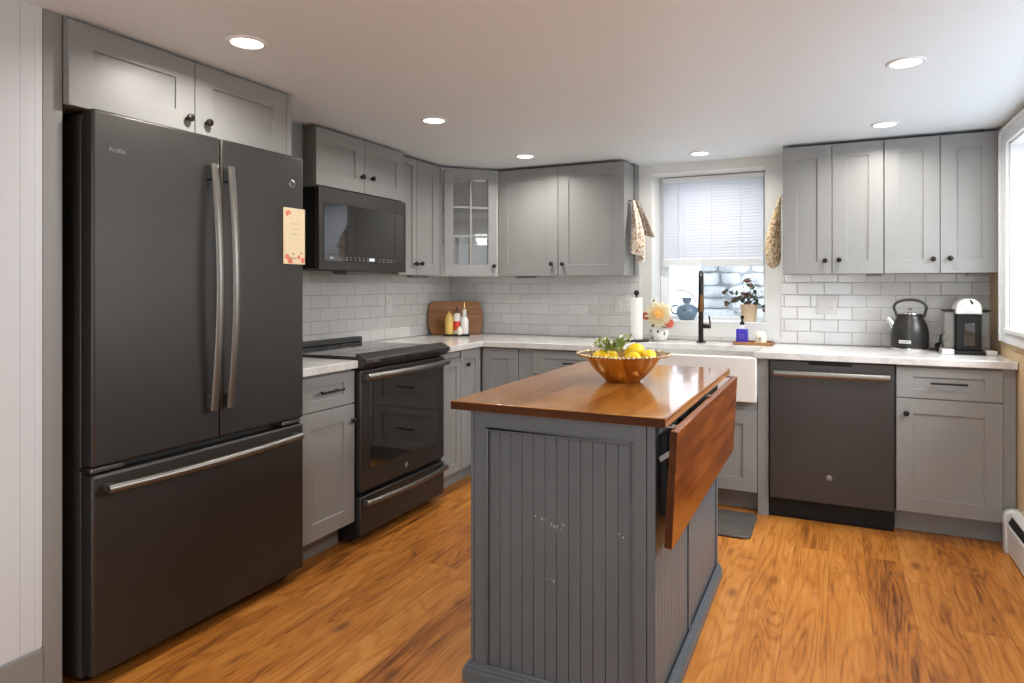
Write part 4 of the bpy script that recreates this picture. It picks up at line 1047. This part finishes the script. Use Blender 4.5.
t = thing('mustard_jar', 'squat yellow mustard bottle at left on the condiment tray', 'bottle', onT(-0.056, -0.004)); t.scale = (1.16, 1.16, 1.16)
MB().lathe([(0.024, 0), (0.026, 0.004), (0.026, 0.105), (0.020, 0.116), (0.018, 0.122)], n=20).build('bottle_body', 'mustard', t)
MB().lathe([(0.0185, 0.1222), (0.0185, 0.132), (0.008, 0.136), (0.004, 0.150), (0.0005, 0.151)], n=16).build('cap', 'mustard', t)
t = thing('sauce_bottle', 'red-labelled sauce bottle with pointed dark cap on the condiment tray', 'bottle', onT(0.000, 0.010)); t.scale = (1.16, 1.16, 1.16)
MB().lathe([(0.022, 0), (0.024, 0.004), (0.024, 0.030)], n=20).build('bottle_base', 'cream', t)
MB().lathe([(0.0242, 0.0305), (0.0246, 0.033), (0.0246, 0.085), (0.0242, 0.0875)], n=20).build('label', 'label_red', t)
MB().lathe([(0.024, 0.088), (0.024, 0.112), (0.020, 0.130), (0.013, 0.138)], n=20).build('shoulder', 'petalw', t)
MB().lathe([(0.0125, 0.1382), (0.012, 0.150), (0.004, 0.178), (0.0005, 0.180)], n=14).build('cap', 'leafred', t)
t = thing('condiment_cup', 'tiny pale jar at the front of the condiment tray', 'jar', onT(0.020, -0.020)); t.scale = (1.16, 1.16, 1.16)
MB().lathe([(0.013, 0), (0.019, 0.004), (0.019, 0.034), (0.012, 0.044), (0.009, 0.054), (0.0005, 0.056)], n=18).build('jar_body', 'cream', t)
t = thing('oil_bottle', 'tall white bottle with pour spout on the condiment tray', 'bottle', onT(0.054, -0.004)); t.scale = (1.16, 1.16, 1.16)
MB().lathe([(0.024, 0), (0.026, 0.004), (0.026, 0.092), (0.020, 0.108), (0.0125, 0.118), (0.012, 0.160)], n=20).build('bottle_body', 'porcelain', t)
m = MB(); m.lathe([(0.0115, 0.1602), (0.0125, 0.168), (0.004, 0.170)], n=14); m.sweep([(0, 0, 0.168), (0, 0, 0.190), (0.003, 0, 0.206)], 0.0028, n=8, up=(1, 0, 0)); m.build('pour_spout', 'copper', t)
t = thing('pink_bottle', 'pale pink bottle behind the white one on the condiment tray', 'bottle', onT(0.030, 0.030)); t.scale = (1.16, 1.16, 1.16)
MB().lathe([(0.015, 0), (0.017, 0.004), (0.017, 0.095), (0.012, 0.105), (0.009, 0.118), (0.0005, 0.119)], n=18).build('bottle_body', 'pinkish', t)

# hanging cloths
t = thing('dish_towel', 'cream floral dish towel hung on the side of the wide wall cabinet', 'towel', (1.533, -0.205, 1.846))
def fold(u, v):
    L = 0.335 + 0.115 * max(0.0, math.sin(math.pi * (u * 0.9 + 0.02))) ** 2 * (0.4 + 0.6 * u)
    g = min(1, v * 1.8)
    y = (u - .5) * 2 * (0.026 + 0.072 * g) + 0.008 * math.sin(v * 6)
    x = 0.014 + 0.030 * g + (0.010 + 0.028 * g) * math.sin(u * 17 + v * 1.5) * (0.6 + 0.4 * math.sin(u * 5)) + 0.030 * g * u
    return (max(0.004, x), y, -L * v)
MB().grid(fold, 40, 26).build('towel', 'cloth', t, solid=0.004, sub=1)
def fold2(u, v):
    w_ = 0.016 + 0.088 * v
    return (0.032 + 0.055 * v + (u - .5) * 1.5 * w_ + 0.008 * math.sin(u * 13), 0.020 + (u - .5) * -0.5 * w_ + 0.012 * math.sin(u * 15 + v * 3) * (.3 + v), -0.004 - 0.235 * v - 0.035 * (u - .5) * v)
MB().grid(fold2, 24, 14).build('towel_flap', 'cloth2', t, solid=0.004, sub=1)
MB().sweep([(-0.0165, 0, 0.0), (0.006, 0, -0.006), (0.020, 0, -0.004), (0.026, 0, 0.012)], 0.0035, n=8).build('hook', 'bronze', t)
t = thing('oven_mitt', 'quilted floral oven mitt hanging beside the right wall cabinet', 'oven mitt', (2.468, -0.150, 1.822))
def mitt(u, v):
    a = 2 * math.pi * u; k = math.sin(min(1, v * 1.12) * math.pi * 0.60) ** 1.1
    e = math.sqrt(max(0.0001, 1 - ((v - .84) / .16) ** 2)) if v > .84 else 1.0
    dx = (0.007 + 0.040 * k) * e; wv = (0.014 + 0.034 * k) * e
    q = 1 + 0.05 * math.sin(a * 5 + v * 40)
    return (-0.004 - (0.007 + 0.042 * k) + dx * math.cos(a) * q, wv * math.sin(a) * q, -0.440 * v)
MB().grid(mitt, 24, 34, close_u=True).build('mitt', 'mitt', t, sub=1)
MB().sweep([(0.010, 0, 0.0), (0.012, 0.004, -0.05), (0.008, 0.006, -0.12), (0.002, 0.002, -0.02)], 0.003, n=6).build('hanging_loop', 'cloth', t)
MB().sweep([(0.0135, 0, 0.006), (0.006, 0, 0.002), (0.000, 0, 0.012)], 0.003, n=8).build('hook', 'bronze', t)

# floor mat
m = MB(); pts = []
for cx_, cy_, a0 in ((2.338, -0.99, 270), (2.338, -0.685, 0), (1.64, -0.685, 90), (1.64, -0.99, 180)):
    for i in range(7): a = R(a0 + 15 * i); pts.append((cx_ + 0.04 * math.cos(a), cy_ + 0.04 * math.sin(a)))
tag(m.prism(pts, 0.0006, 0.016).build('floor_mat', 'rubber', bevel=0.006, seg=3), 'dark rubber anti-fatigue mat on the floor before the sink', 'mat')

# baseboard heater
t = thing('baseboard_heater', 'white baseboard heater along the foot of the right wall', 'heater', (RX - 0.001, -0.640, 0.0))
prof = [(0.0, 0.012), (-0.055, 0.012), (-0.064, 0.135), (-0.067, 0.165), (-0.062, 0.188), (-0.045, 0.203), (-0.015, 0.208), (0.0, 0.208)]
L_ = 2.6
MX_ = Matrix(((1, 0, 0, 0), (0, 0, 1, 0), (0, 1, 0, 0), (0, 0, 0, 1)))
MB().prism([(0, 0.012), (-0.053, 0.012), (-0.056, 0.140), (-0.052, 0.146), (-0.030, 0.140), (0, 0.15)], -L_, -0.05, MX_).build('front_panel', 'heater', t, bevel=0.003)
MB().prism([(0, 0.1955), (-0.018, 0.1945), (-0.030, 0.186), (-0.036, 0.180), (-0.038, 0.186), (-0.030, 0.198), (-0.018, 0.206), (0, 0.207)], -L_, -0.05, MX_).build('top_hood', 'heater', t, bevel=0.001)
MB().prism([(-0.022, 0.186), (-0.033, 0.182), (-0.050, 0.148), (-0.040, 0.143)], -L_ + 0.01, -0.0505, MX_).build('louver_slot', 'black', t)
MB().prism([(0, 0.0), (-0.062, 0.0)] + prof[2:], -0.05, 0.0, MX_).build('end_cap', 'heater', t, bevel=0.006, seg=3)
MB().prism([(-0.004, 0.0), (-0.040, 0.0), (-0.040, 0.0118), (-0.004, 0.0118)], -L_, -0.06, MX_).build('shadow_gap', 'black', t)
